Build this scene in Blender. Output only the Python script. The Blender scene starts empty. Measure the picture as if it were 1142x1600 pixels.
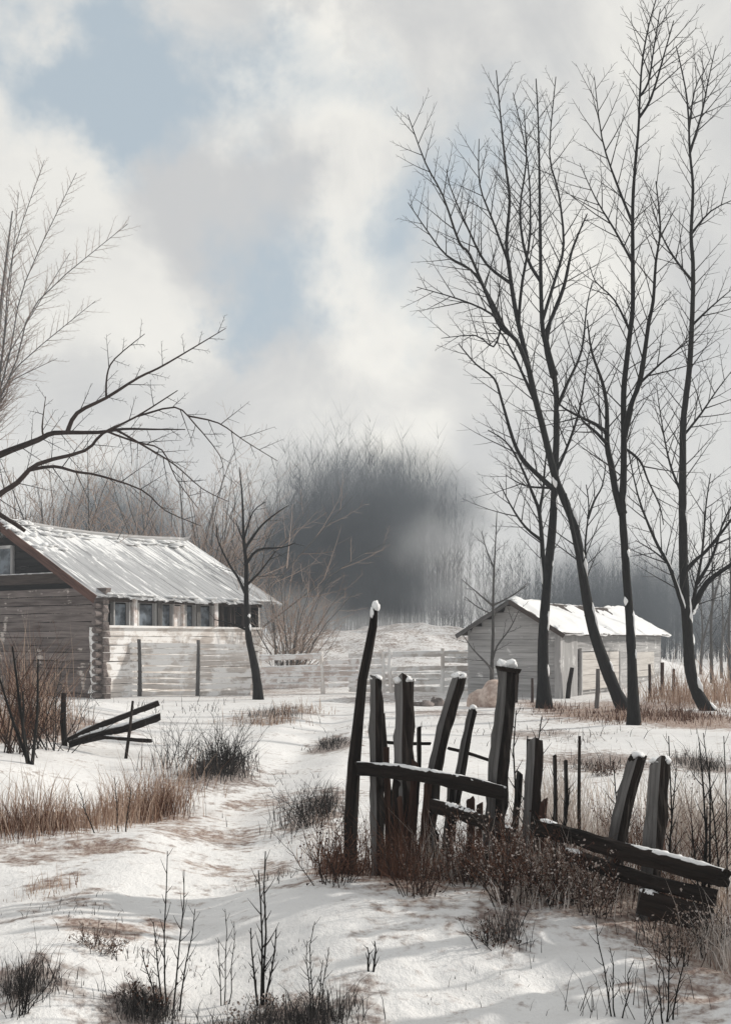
import bpy, math, random
import numpy as np
from mathutils import Vector
random.seed(7)
rng = np.random.default_rng(11)
D = bpy.data
scn = bpy.context.scene
COL = scn.collection
F = 1716.0; EYE = 1.7; HX = 571.0; HY = 1000.0     # lens in photo pixels, eye height, principal column, horizon row

# ------------------------------------------------------------------ noise and terrain
_perm = rng.random((256, 256))
def vnoise(x, y):
    x = np.asarray(x, float); y = np.asarray(y, float)
    xi = np.floor(x).astype(int); yi = np.floor(y).astype(int)
    fx = x - xi; fy = y - yi
    fx = fx*fx*(3-2*fx); fy = fy*fy*(3-2*fy)
    a = _perm[xi & 255, yi & 255]; b = _perm[(xi+1) & 255, yi & 255]
    c = _perm[xi & 255, (yi+1) & 255]; d = _perm[(xi+1) & 255, (yi+1) & 255]
    return (a*(1-fx)+b*fx)*(1-fy) + (c*(1-fx)+d*fx)*fy - .5
def sstep(a, b, x):
    t = np.clip((x-a)/(b-a), 0, 1); return t*t*(3-2*t)
def gauss(x, y, cx, cy, rx, ry):
    return np.exp(-((x-cx)/rx)**2-((y-cy)/ry)**2)
def gz(x, y):
    x = np.asarray(x, float); y = np.asarray(y, float)
    near = 1-sstep(16, 40, y)
    z = .16*vnoise(x*.45+3, y*.45)*near + .055*vnoise(x*1.5, y*1.5+9)*near + .022*vnoise(x*4.2, y*4.2)*near*(1-sstep(9, 20, y))
    z = z + .012*vnoise(x*11, y*9+5)*(1-sstep(7, 12, y))
    # bank on the left that carries the timbers, fence drift, foreground drift, path hollow
    edge = -1.9-.17*(y-10)
    z = z + .34*sstep(0, 2.2, edge-x)*sstep(8.5, 12, y)*(1-sstep(24, 31, y))
    z = z + .12*gauss(x, y, 1.2, 6.9, 1.5, .9) + .10*gauss(x, y, -2.0, 5.6, 1.0, .6)
    z = z + .14*gauss(x, y, 5.5, 19, 2.6, 2.5)+.10*gauss(x, y, 8, 24, 4, 3)
    px_ = 16*(vnoise(x*3.1+7, y*2.4)) ; crust = np.exp(-((x-1.1)/1.6)**2-((y-5.3)/1.1)**2)
    z = z + crust*(.05*vnoise(x*5.5, y*6.5)+.03*np.maximum(vnoise(x*12, y*13), 0))
    # trodden track
    cx = np.interp(y, [3, 4.9, 7.3, 10.8, 15.4, 24, 31], [-1.2, -.8, -1.0, -1.2, -1.1, -.7, -.2])
    z = z - .085*np.exp(-((x-cx)/.42)**2)*near*(1+.5*vnoise(x*3, y*1.2)) + .03*np.exp(-((np.abs(x-cx)-.75)/.25)**2)*near
    # far snowy rise beyond the fences
    z = z + (1.9+.55*np.exp(-((x-2.4)/3.2)**2)+.5*vnoise(x*.3, y*.3)+.28*vnoise(x*1.1+4, y*.8))*sstep(36, 56, y)*(1-sstep(10, 16, x)*.8)*(1-.85*sstep(70,140,y))
    return z
def gz1(x, y): return float(gz(x, y))
def P(px, py, Y):
    return np.array([(px-HX)/F*Y, Y, EYE-(py-HY)/F*Y])
def G(px, py):
    """point of the terrain seen at a photo pixel"""
    Y = 3.5
    while Y < 90:
        p = P(px, py, Y)
        if p[2] <= gz1(p[0], Y): return np.array([p[0], Y, gz1(p[0], Y)])
        Y += .02 if Y < 14 else .08
    p = P(px, py, 60); return np.array([p[0], 60, gz1(p[0], 60)])

# ------------------------------------------------------------------ mesh builder
_tpl = {}
def ring_faces(k, n):
    if (k, n) not in _tpl:
        q = []
        for i in range(k-1):
            for j in range(n):
                q.append((i*n+j, i*n+(j+1) % n, (i+1)*n+(j+1) % n, (i+1)*n+j))
        _tpl[(k, n)] = np.array(q)
    return _tpl[(k, n)]
class MB:
    def __init__(s): s.v=[]; s.q=[]; s.t=[]; s.qm=[]; s.tm=[]; s.g=[]; s.c=[]; s.n=0
    def add(s, v, quads=None, tris=None, grain=None, tint=.5, mat=0):
        v = np.asarray(v, float).reshape(-1, 3); N = len(v)
        s.v.append(v); s.g.append(np.asarray(grain, float) if grain is not None else v.copy())
        s.c.append(np.full(N, tint) if np.isscalar(tint) else np.asarray(tint, float))
        if quads is not None and len(quads):
            s.q.append(np.asarray(quads)+s.n); s.qm.append(np.full(len(quads), mat) if np.isscalar(mat) else np.asarray(mat))
        if tris is not None and len(tris):
            s.t.append(np.asarray(tris)+s.n); s.tm.append(np.full(len(tris), mat if np.isscalar(mat) else 0))
        s.n += N
    def tube(s, pts, rad, n=6, tint=None, cap=True, jit=0, flat=1., mat=0):
        pts = np.asarray(pts, float); k = len(pts)
        rad = np.asarray(rad, float) if not np.isscalar(rad) else np.full(k, float(rad))
        t = np.empty_like(pts); t[1:-1] = pts[2:]-pts[:-2]; t[0] = pts[1]-pts[0]; t[-1] = pts[-1]-pts[-2]
        t /= np.linalg.norm(t, axis=1)[:, None]+1e-12
        w = pts[-1]-pts[0]; ax = np.zeros(3); ax[int(np.argmin(np.abs(w)))] = 1
        e1 = np.cross(t, ax); e1 /= np.linalg.norm(e1, axis=1)[:, None]+1e-12
        e2 = np.cross(t, e1)
        a = np.arange(n)*2*math.pi/n
        r = rad[:, None]*(1+jit*(rng.random((k, n))-.5)*2 if jit else np.ones((k, n)))
        v = pts[:, None, :]+r[:, :, None]*(np.cos(a)[None, :, None]*e1[:, None, :]+flat*np.sin(a)[None, :, None]*e2[:, None, :])
        ln = np.concatenate([[0], np.cumsum(np.linalg.norm(np.diff(pts, axis=0), axis=1))])
        rn = random.random()*50
        g = np.stack([np.repeat(ln[:, None], n, 1), np.cos(a)[None, :]*rad[:, None], np.sin(a)[None, :]*rad[:, None]+rn], -1)
        tint = random.random() if tint is None else tint
        v = v.reshape(-1, 3); g = g.reshape(-1, 3)
        tris = []
        if cap:
            v = np.vstack([v, pts[0], pts[-1]]); g = np.vstack([g, g[0], g[-1]])
            b = k*n
            for j in range(n):
                tris.append((b, (j+1) % n, j)); tris.append((b+1, (k-1)*n+j, (k-1)*n+(j+1) % n))
        s.add(v, ring_faces(k, n), tris, g, tint, mat)
    def box(s, c, ax, ay, az, hx, hy, hz, tint=None, mat=0, jit=0.):
        """box round c; ax is the grain direction"""
        c = np.asarray(c, float); A = [np.asarray(a, float)/np.linalg.norm(a) for a in (ax, ay, az)]
        sg = np.array([(x, y, z) for x in (-1, 1) for y in (-1, 1) for z in (-1, 1)], float)
        l = sg*np.array([hx, hy, hz])
        if jit: l += (rng.random((8, 3))-.5)*2*jit
        v = c+l[:, :1]*A[0]+l[:, 1:2]*A[1]+l[:, 2:]*A[2]
        q = [(0,1,3,2), (4,6,7,5), (0,4,5,1), (2,3,7,6), (0,2,6,4), (1,5,7,3)]
        rn = random.random()*40
        s.add(v, q, None, l+np.array([0, 0, rn]), random.random() if tint is None else tint, mat)
    def plank(s, a, b, up, w, th, tint=None, mat=0, seg=5, wav=.006):
        """board from a to b, w wide along up, th thick, with slightly wavy edges and chewed ends"""
        a = np.asarray(a, float); b = np.asarray(b, float); up = np.asarray(up, float); up /= np.linalg.norm(up)
        d = b-a; L = np.linalg.norm(d); d /= L; nn = np.cross(d, up); nn /= np.linalg.norm(nn); up = np.cross(nn, d)
        v = []; g = []; rn = random.random()*40
        for i in range(seg+1):
            f = i/seg; c = a+d*L*f
            for (su, sn) in ((-1,-1), (1,-1), (1,1), (-1,1)):
                o = up*(su*w/2+(random.random()-.5)*2*wav)+nn*(sn*th/2)
                e = d*((random.random()-.5)*min(w*.5, .12)) if i in (0, seg) and wav > 0 else 0
                v.append(c+o+e); g.append((L*f, su*w/2, sn*th/2+rn))
        q = list(ring_faces(seg+1, 4))+[(3, 2, 1, 0), (seg*4, seg*4+1, seg*4+2, seg*4+3)]
        s.add(v, np.array(q), None, g, random.random() if tint is None else tint, mat)
    def poly(s, pts, n, th, tint=.5, mat=0):
        """flat polygon pts extruded by th along -n"""
        pts = np.asarray(pts, float); n = np.asarray(n, float); k = len(pts)
        v = np.vstack([pts, pts-n*th])
        s.add(v, [(i, (i+1) % k, k+(i+1) % k, k+i) for i in range(k)], [t for i in range(1, k-1) for t in ((0, i+1, i), (k, k+i, k+i+1))], None, tint, mat)
    def blob(s, c, r, sub=(10, 7), jit=.12, tint=.5, mat=0, axis=None):
        """lumpy ellipsoid with radii r"""
        nu, nv = sub; c = np.asarray(c, float); ph = random.random()*30
        v = []
        for j in range(1, nv):
            th = math.pi*j/nv
            for i in range(nu):
                a = 2*math.pi*i/nu
                k = 1+jit*2*float(vnoise(math.cos(a)*1.7*math.sin(th)+ph, math.sin(a)*1.7*math.sin(th)+th*1.4))
                v.append((math.cos(a)*math.sin(th)*k, math.sin(a)*math.sin(th)*k, math.cos(th)*k))
        v += [(0, 0, 1), (0, 0, -1)]; v = np.array(v)*np.asarray(r, float)
        if axis is not None: v = v@np.asarray(axis)
        b = (nv-1)*nu; q = [(j*nu+i, (j+1)*nu+i, (j+1)*nu+(i+1) % nu, j*nu+(i+1) % nu) for j in range(nv-2) for i in range(nu)]
        t = [(b, i, (i+1) % nu) for i in range(nu)]+[(b+1, (nv-2)*nu+(i+1) % nu, (nv-2)*nu+i) for i in range(nu)]
        s.add(v+c, q, t, v.copy(), tint, mat)
    def blades(s, base, tip, w, tint, bend=None):
        """many thin blades at once: base, tip (N,3), width w (N); two-segment tapered strips"""
        N = len(base)
        if N == 0: return
        side = np.stack([np.cos(rng.random(N)*6.28), np.sin(rng.random(N)*6.28), np.zeros(N)], 1)
        side[:, 1] *= .5; side /= np.linalg.norm(side, axis=1)[:, None]
        mid = base*.45+tip*.55
        if bend is not None: mid = mid+bend
        w = np.asarray(w)[:, None]
        v = np.stack([base-side*w, base+side*w, mid-side*w*.7, mid+side*w*.7, tip], 1).reshape(-1, 3)
        o = np.arange(N)[:, None]*5
        q = o+np.array([[0, 1, 3, 2]]); t = o+np.array([[2, 3, 4]])
        g = np.zeros((N*5, 3)); s.add(v, q, t, g, np.repeat(tint, 5))
    def needles(s, base, tip, w, tint):
        N = len(base); a = rng.random(N)*6.28
        side = np.stack([np.cos(a), np.sin(a)*.5, np.zeros(N)], 1)*np.asarray(w)[:, None]
        v = np.stack([base-side, base+side, tip], 1).reshape(-1, 3)
        s.add(v, None, np.arange(N*3).reshape(-1, 3), np.zeros((N*3, 3)), np.repeat(tint, 3))
    def build(s, name, mats, parent=None, base=None, smooth=False):
        v = np.vstack(s.v); b = np.array(base if base is not None else (0, 0, 0), float)
        if parent is not None: b = np.array(parent['_b'])
        v = v-b
        q = np.vstack(s.q) if s.q else np.zeros((0, 4), int); t = np.vstack(s.t) if s.t else np.zeros((0, 3), int)
        qm = np.concatenate(s.qm) if s.q else np.zeros(0, int); tm = np.concatenate(s.tm) if s.t else np.zeros(0, int)
        me = D.meshes.new(name); me.vertices.add(len(v)); me.vertices.foreach_set('co', v.ravel())
        me.loops.add(q.size+t.size); me.loops.foreach_set('vertex_index', np.concatenate([q.ravel(), t.ravel()]).astype(np.int32))
        me.polygons.add(len(q)+len(t))
        me.polygons.foreach_set('loop_start', np.concatenate([np.arange(len(q))*4, q.size+np.arange(len(t))*3]).astype(np.int32))
        me.polygons.foreach_set('material_index', np.concatenate([qm, tm]).astype(np.int32))
        me.polygons.foreach_set('use_smooth', np.full(len(q)+len(t), smooth))
        me.update(calc_edges=True); me.validate()
        a = me.attributes.new('grain', 'FLOAT_VECTOR', 'POINT'); a.data.foreach_set('vector', np.vstack(s.g).ravel())
        a = me.attributes.new('tint', 'FLOAT', 'POINT'); a.data.foreach_set('value', np.concatenate(s.c))
        for m in (mats if isinstance(mats, (list, tuple)) else [mats]): me.materials.append(m)
        o = D.objects.new(name, me); COL.objects.link(o)
        if parent is not None:
            o.parent = parent
            if parent.parent is not None or parent.type == 'MESH': pass
        else: o.location = b
        o['_b'] = list(b)
        return o
THINGS = []
def tag(o, label, cat, group=None, kind=None):
    if label: o['label'] = label
    if cat: o['category'] = cat
    if group: o['group'] = group
    if kind: o['kind'] = kind
    return o
def thing(name, base, label, cat, group=None):
    o = D.objects.new(name, None); COL.objects.link(o); o.location = [float(x) for x in base]; o.empty_display_size = .2
    o['_b'] = [float(x) for x in base]
    return tag(o, label, cat, group)

# ------------------------------------------------------------------ materials
class NT:
    def __init__(s, nt): s.nt = nt
    def n(s, typ, inp=None, **kw):
        x = s.nt.nodes.new(typ)
        for k, v in kw.items(): setattr(x, k, v)
        for k, v in (inp or {}).items():
            i = x.inputs[k]
            if hasattr(v, 'is_output') or isinstance(v, bpy.types.NodeSocket): s.nt.links.new(v, i)
            else: i.default_value = v
        return x
    def math(s, op, a, b=0., c=0., clamp=False):
        x = s.nt.nodes.new('ShaderNodeMath'); x.operation = op; x.use_clamp = clamp
        for i, v in enumerate((a, b, c)):
            if isinstance(v, bpy.types.NodeSocket): s.nt.links.new(v, x.inputs[i])
            else: x.inputs[i].default_value = v
        return x.outputs[0]
    def vmath(s, op, a, b=(0, 0, 0)):
        x = s.nt.nodes.new('ShaderNodeVectorMath'); x.operation = op
        for i, v in enumerate((a, b)):
            if isinstance(v, bpy.types.NodeSocket): s.nt.links.new(v, x.inputs[i])
            elif op == 'SCALE' and i == 1: x.inputs['Scale'].default_value = v
            else: x.inputs[i].default_value = v
        return x
    def mix(s, f, a, b):
        x = s.nt.nodes.new('ShaderNodeMix'); x.data_type = 'RGBA'
        for i, v in ((0, f), (6, a), (7, b)):
            if isinstance(v, bpy.types.NodeSocket): s.nt.links.new(v, x.inputs[i])
            else: x.inputs[i].default_value = v if i == 0 else (*v, 1)
        return x.outputs[2]
    def noise(s, vec, scale, detail=4, rough=.55, dist=0.):
        return s.n('ShaderNodeTexNoise', {'Vector': vec, 'Scale': scale, 'Detail': detail, 'Roughness': rough, 'Distortion': dist}).outputs['Fac']
    def ramp(s, f, lo, hi):
        return s.n('ShaderNodeMapRange', {'Value': f, 'From Min': lo, 'From Max': hi}, interpolation_type='SMOOTHSTEP').outputs[0]
    def attr(s, name): return s.n('ShaderNodeAttribute', attribute_name=name)
def newmat(name):
    m = D.materials.new(name); m.use_nodes = True
    t = NT(m.node_tree); b = m.node_tree.nodes['Principled BSDF']
    b.inputs['Roughness'].default_value = .85
    b.inputs['Specular IOR Level'].default_value = .12
    return m, t, b
def link(t, a, b): t.nt.links.new(a, b)
def bump(t, b, h, strength=.4, dist=.02):
    x = t.n('ShaderNodeBump', {'Height': h, 'Strength': strength, 'Distance': dist}); link(t, x.outputs[0], b.inputs['Normal'])
def wood(name, dark, light, frost=None, famt=0., along=1.2, across=26., bstr=.5, rough=.85, patch=2.2):
    """weathered wood: streaks along the grain, tint per board, optional frost/peeling patches"""
    m, t, b = newmat(name)
    g = t.attr('grain').outputs['Vector']; tint = t.attr('tint').outputs['Fac']
    sv = t.vmath('MULTIPLY', g, (along, across, across)).outputs[0]
    st = t.noise(sv, 1., 5, .65)
    lg = t.noise(t.vmath('MULTIPLY', g, (.7, 3, 3)).outputs[0], 1.4, 3)
    f = t.math('ADD', t.math('MULTIPLY', t.ramp(st, .32, .68), .6), t.math('MULTIPLY', tint, .5))
    f = t.math('ADD', f, t.math('MULTIPLY', t.math('SUBTRACT', lg, .5), .8), clamp=True)
    c = t.mix(f, dark, light)
    if frost:
        geo = t.n('ShaderNodeTexCoord').outputs['Object']
        fr = t.noise(geo, patch, 7, .68, .3)
        fr2 = t.noise(sv, .8, 4, .6)
        q = t.math('ADD', t.math('MULTIPLY', fr, .7), t.math('MULTIPLY', fr2, .3))
        c = t.mix(t.ramp(q, .56-famt, .62-famt*.7), c, frost)
    link(t, c, b.inputs['Base Color']); b.inputs['Roughness'].default_value = rough
    bump(t, b, st, bstr, .015)
    return m
def tinted(name, c1, c2, rough=.9, trans=0.):
    m, t, b = newmat(name)
    link(t, t.mix(t.attr('tint').outputs['Fac'], c1, c2), b.inputs['Base Color']); b.inputs['Roughness'].default_value = rough
    return m
def snowmat(name, col=(.86, .86, .85), scale=14, bs=.5, bd=.03):
    m, t, b = newmat(name)
    co = t.n('ShaderNodeTexCoord').outputs['Object']
    n1 = t.noise(co, scale, 6, .6); n2 = t.noise(co, scale*5, 4, .6)
    b.inputs['Base Color'].default_value = (*col, 1); b.inputs['Roughness'].default_value = .7
    bump(t, b, t.math('ADD', n1, t.math('MULTIPLY', n2, .35)), bs, bd)
    return m
M = {}
M['bark'] = wood('bark', (.004, .0038, .0036), (.020, .019, .0175), along=6, across=30, bstr=.9)
M['bark_brown'] = wood('brown_bark', (.018, .012, .010), (.06, .040, .032), along=6, across=30, bstr=.9)
M['bark_grey'] = wood('grey_bark', (.06, .058, .055), (.14, .135, .13), along=6, across=30)
M['wet_wood'] = wood('wet_dark_wood', (.005, .0045, .004), (.030, .022, .018), along=2, across=38, bstr=.9)
M['old_wood'] = wood('silvered_wood', (.055, .052, .05), (.19, .182, .175), along=2, across=38, bstr=.8)  # weathered grey, also painted on post faces as if skylight fell there
M['red_wood'] = wood('rotten_red_wood', (.014, .008, .006), (.085, .045, .032), along=2, across=38, bstr=.9)
M['twig'] = tinted('twig', (.008, .0075, .007), (.035, .030, .027))
M['twig_tan'] = tinted('tan_twig', (.16, .11, .085), (.38, .29, .24))
M['twig_peach'] = tinted('peach_twig', (.28, .21, .17), (.50, .40, .34))
M['twig_red'] = tinted('rusty_twig', (.05, .022, .014), (.17, .085, .055))
M['grass_tan'] = tinted('tan_grass', (.20, .11, .07), (.68, .53, .42))
M['grass_dark'] = tinted('dark_grass', (.02, .02, .02), (.10, .09, .085))
M['grass_frost'] = tinted('frosted_grass', (.36, .29, .24), (.80, .75, .70))
M['wood_far'] = tinted('far_twigs', (.006, .008, .011), (.026, .030, .036))
M['leaf_dark'] = tinted('withered_leaf', (.02, .013, .010), (.13, .07, .05))
M['leaf_frost'] = tinted('frosted_leaf', (.16, .11, .085), (.52, .46, .42))
M['snow'] = snowmat('snow_clump')
M['snow_roof'] = snowmat('roof_snow', (.84, .84, .83), 3, .35, .08)
M['log'] = wood('log_wall', (.075, .06, .055), (.24, .205, .19), (.58, .52, .47), -.01, along=1., across=14, patch=1.1)
M['plank_pale'] = wood('pale_planks', (.42, .375, .34), (.78, .73, .68), (.88, .865, .84), .11, along=.8, across=16, patch=1.5)
M['plank_pink'] = wood('pinkish_planks', (.42, .34, .305), (.74, .66, .61), (.87, .85, .83), .10, along=.8, across=16, patch=2.4)
M['plank_grey'] = wood('grey_planks', (.26, .255, .25), (.50, .49, .48), (.70, .69, .67), .0, along=.8, across=16)
M['plank_cream'] = wood('cream_planks', (.38, .35, .32), (.62, .59, .55), along=.8, across=12, bstr=.3)
M['trim_dark'] = wood('dark_trim', (.025, .020, .018), (.09, .07, .06), along=1.5, across=22)
M['trim_red'] = wood('red_brown_trim', (.05, .026, .020), (.17, .095, .075), (.6, .56, .52), -.05, along=1.5, across=22, patch=4)
M['dark_in'] = wood('dark_inside', (.012, .012, .013), (.035, .033, .032), along=1, across=12)
def roofmat():
    m, t, b = newmat('snow_streaked_roof_boards')
    g = t.attr('grain').outputs['Vector']; tint = t.attr('tint').outputs['Fac']
    st = t.noise(t.vmath('MULTIPLY', g, (.35, 5.5, 5.5)).outputs[0], 1, 6, .7, .4)
    c = t.mix(t.ramp(t.math('ADD', st, t.math('MULTIPLY', t.math('SUBTRACT', tint, .5), .16)), .30, .50), (.20, .20, .205), (.43, .435, .44))
    s2 = t.noise(t.vmath('MULTIPLY', g, (.5, 3.2, 3.2)).outputs[0], 1, 7, .75, .5)
    ln = t.n('ShaderNodeSeparateXYZ', {0: g}).outputs[0]
    up = t.math('MULTIPLY', t.ramp(ln, 1.6, 4.6), .10)        # more snow has stayed by the ridge
    c = t.mix(t.ramp(t.math('ADD', s2, up), .53, .60), c, (.84, .84, .83))
    link(t, c, b.inputs['Base Color']); bump(t, b, s2, .5, .04)
    return m
M['roof'] = roofmat()
m, t, b = newmat('window_pane'); M['pane'] = m
co = t.n('ShaderNodeTexCoord').outputs['Object']
link(t, t.mix(t.ramp(t.noise(co, 2.6, 4), .4, .6), (.045, .055, .065), (.17, .20, .23)), b.inputs['Base Color'])
b.inputs['Roughness'].default_value = .25; b.inputs['Specular IOR Level'].default_value = .5
m, t, b = newmat('stone'); M['stone'] = m
co = t.n('ShaderNodeTexCoord').outputs['Object']; nn = t.noise(co, 5, 6, .65)
link(t, t.mix(t.ramp(nn, .35, .65), (.10, .085, .075), (.30, .26, .24)), b.inputs['Base Color']); bump(t, b, nn, .8, .04)
m, t, b = newmat('hay'); M['hay'] = m
co = t.n('ShaderNodeTexCoord').outputs['Object']; nn = t.noise(co, 6, 6, .7)
link(t, t.mix(t.ramp(nn, .35, .65), (.40, .29, .24), (.68, .57, .50)), b.inputs['Base Color']); bump(t, b, nn, .8, .04)

# ground: snow with earth and dead grass showing through where the attribute 'bare' says so
m, t, b = newmat('snow_ground'); M['ground'] = m
co = t.n('ShaderNodeTexCoord').outputs['Object']
bare = t.attr('bare').outputs['Fac']; hue = t.attr('hue').outputs['Fac']
n1 = t.noise(co, 1.3, 8, .66, .4); n2 = t.noise(co, 9., 6, .65); n3 = t.noise(t.vmath('MULTIPLY', co, (1, .5, 1)).outputs[0], 34, 4, .6)
q = t.math('ADD', t.math('MULTIPLY', n1, .45), t.math('MULTIPLY', n2, .55))
q = t.math('MULTIPLY_ADD', t.math('SUBTRACT', q, .5), 2.6, bare)
k = t.ramp(q, .06, .46)
earth = t.mix(hue, (.10, .085, .08), (.25, .135, .09))
earth = t.mix(t.ramp(n3, .4, .62), earth, t.mix(hue, (.32, .30, .29), (.50, .38, .30)))
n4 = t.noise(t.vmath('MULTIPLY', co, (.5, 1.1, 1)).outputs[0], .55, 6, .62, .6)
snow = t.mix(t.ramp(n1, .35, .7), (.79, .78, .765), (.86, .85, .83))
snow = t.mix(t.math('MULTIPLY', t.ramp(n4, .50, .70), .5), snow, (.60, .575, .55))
link(t, t.mix(t.math('MULTIPLY', k, .92), snow, earth), b.inputs['Base Color'])
b.inputs['Roughness'].default_value = .75
n5 = t.noise(co, 120, 3, .7)
bump(t, b, t.math('ADD', t.math('ADD', n2, t.math('MULTIPLY', n3, .6)), t.math('MULTIPLY', n5, .25)), .5, .035)

# ------------------------------------------------------------------ ground sheet
def ground():
    ys = np.concatenate([np.linspace(-40, 1.5, 24), np.arange(1.6, 9.5, .035), 9.5*np.exp(np.linspace(0.004, math.log(75/9.5), 300)), 75*np.exp(np.linspace(.04, math.log(2500/75), 50))])
    s = np.linspace(-1, 1, 361); s = .35*s+.65*s**3
    half = 14+1.05*np.maximum(ys, 0)
    X = s[None, :]*half[:, None]; Yg = np.repeat(ys[:, None], len(s), 1)
    Z = gz(X, Yg)
    v = np.stack([X, Yg, Z], -1).reshape(-1, 3)
    nx = len(s); ny = len(ys)
    i = np.arange(ny-1)[:, None]*nx+np.arange(nx-1)[None, :]
    q = np.stack([i, i+1, i+nx+1, i+nx], -1).reshape(-1, 4)
    mb = MB(); mb.add(v, q); o = mb.build('snow_ground', M['ground'], smooth=True)
    bare = np.zeros(len(v)); hue = np.full(len(v), .5); hw = np.full(len(v), .2)
    for (px, py, rx, ry, w, h) in BARE:
        Y = EYE*F/(py-HY); cx = (px-HX)/F*Y
        gg = w*np.exp(-(((v[:, 0]-cx)/(rx*Y/F))**2+((v[:, 1]-Y)/(1.3*ry*Y*Y/(EYE*F)))**2)**1.4)
        bare = np.maximum(bare, gg); hue += gg*h*2; hw += gg*2
    hue = hue/(hw+.8)
    a = o.data.attributes.new('bare', 'FLOAT', 'POINT'); a.data.foreach_set('value', bare*.85)
    a = o.data.attributes.new('hue', 'FLOAT', 'POINT'); a.data.foreach_set('value', np.clip(hue, 0, 1))
    tag(o, None, None, kind='structure')
# photo column, row, half width, half height, how bare, brown(1)/grey(0)
BARE = [(170,1330,60,9,.5,.8),(420,1240,70,10,.4,.7),(60,1350,70,10,.5,.4),(330,1345,60,9,.4,.8),(560,1450,60,8,.3,.3),(250,1440,40,8,.45,.7),(700,1115,80,6,.45,.3),(840,1150,70,6,.45,.3),(480,1400,40,8,.4,.5),(120,1420,60,10,.4,.3),(600,1050,90,14,.30,.3),(500,1052,60,14,.32,.3),(690,1046,60,12,.34,.4),(60,1300,130,16,.55,.9),(230,1270,110,14,.5,.9),(300,1292,130,14,.45,.7),(340,1215,70,16,.75,.1),(90,1330,160,20,.3,.6),
        (150,1465,60,14,.8,.6),(60,1455,90,8,.45,.6),(220,1560,60,26,.85,0),(420,1580,140,22,.7,.1),(40,1560,60,26,.55,.2),(120,1545,120,26,.3,.1),
        (500,1265,60,26,.55,.2),(530,1370,60,30,.75,.8),(660,1400,110,30,.7,.8),(820,1410,110,40,.75,.7),(960,1430,120,60,.7,.6),(1090,1480,90,80,.65,.7),
        (1060,1560,120,40,.4,.5),(780,1470,50,26,.6,.1),(520,1165,40,10,.8,.1),(940,1118,110,12,.75,.95),(1060,1130,90,12,.85,.95),(1000,1105,140,10,.6,.9),
        (860,1105,50,10,.6,.8),(940,1190,80,12,.7,.3),(1090,1195,60,12,.65,.1),(440,1115,70,10,.5,.4),(400,1125,60,8,.4,.3),(60,1170,90,22,.6,.8),(150,1160,60,14,.5,.2),
        (610,1092,120,7,.35,.3),(400,1082,120,6,.35,.7),(420,1350,50,18,.4,.5),(90,1390,40,14,.4,.7),(560,1560,40,30,.4,.1)]

# ------------------------------------------------------------------ trees
def px_limb(pts, Y, drift=0., w0=10, w1=2, sub=3):
    """photo polyline -> smoothed 3-D polyline with radii"""
    pts = np.asarray(pts, float)
    d = np.concatenate([[0], np.cumsum(np.linalg.norm(np.diff(pts, axis=0), axis=1))]); s = d/d[-1]
    n = (len(pts)-1)*sub+1
    ss = np.interp(np.linspace(0, len(pts)-1, n), np.arange(len(pts)), s)
    # Catmull-Rom
    out = []
    for i in range(n):
        u = i/sub; k = min(int(u), len(pts)-2); f = u-k
        p0 = pts[max(k-1, 0)]; p1 = pts[k]; p2 = pts[k+1]; p3 = pts[min(k+2, len(pts)-1)]
        out.append(.5*((2*p1)+(-p0+p2)*f+(2*p0-5*p1+4*p2-p3)*f*f+(-p0+3*p1-3*p2+p3)*f**3))
    out = np.array(out)
    q = np.array([P(a, b_, Y+drift*c) for (a, b_), c in zip(out, ss)])
    r = (w0+(w1-w0)*ss**.72)/2*Y/F
    return q, r
UP = np.array([0, 0, 1.])
def unit(v): return v/(np.linalg.norm(v)+1e-12)
def twig_path(p, d, L, n=5, trop=.12, jit=.045):
    pts = [np.array(p)]; d = np.array(d)
    for i in range(n-1):
        d = unit(d+UP*trop+(rng.random(3)-.5)*2*jit); pts.append(pts[-1]+d*L/(n-1))
    return np.array(pts)
def grow(mb, pts, rad, L0, step, s0=.15, level=1, maxlev=2, ang=(32, 58), trop=.12, sub=.45, rmin=.0022, depth=.75, side=None):
    seg = np.linalg.norm(np.diff(pts, axis=0), axis=1); cum = np.concatenate([[0], np.cumsum(seg)]); tot = cum[-1]
    a = s0*tot+random.random()*step; sgn = 1
    while a < tot*.985:
        i = min(int(np.searchsorted(cum, a))-1, len(seg)-1); i = max(i, 0); f = (a-cum[i])/seg[i]
        p = pts[i]*(1-f)+pts[i+1]*f; r = rad[i]*(1-f)+rad[i+1]*f; t = unit(pts[i+1]-pts[i])
        ex = unit(np.cross(t, np.array([0, 1., 0]) if abs(t[1]) < .9 else UP)); ey = np.cross(t, ex)
        sgn = -sgn
        az = (0 if sgn > 0 else math.pi)+random.gauss(0, .7)
        sd = math.cos(az)*ex+depth*math.sin(az)*ey
        th = math.radians(random.uniform(*ang))
        d = unit(t*math.cos(th)+unit(sd)*math.sin(th))
        frac = a/tot
        L = L0*(1.05-.6*frac)*random.uniform(.45, 1.15)
        q = twig_path(p, d, L, 5 if level == 1 else 4, trop)
        r0 = min(r*.75, .004+.0075*L); rr = np.linspace(max(r0, rmin), rmin*.75, len(q))
        mb.tube(q, rr, 4 if level == 1 else 3, cap=False)
        if level < maxlev and L > .18:
            grow(mb, q, rr, L*sub, max(L*.17, .07), .2, level+1, maxlev, ang, trop, sub, rmin, depth)
        a += step*random.uniform(.6, 1.4)
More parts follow.
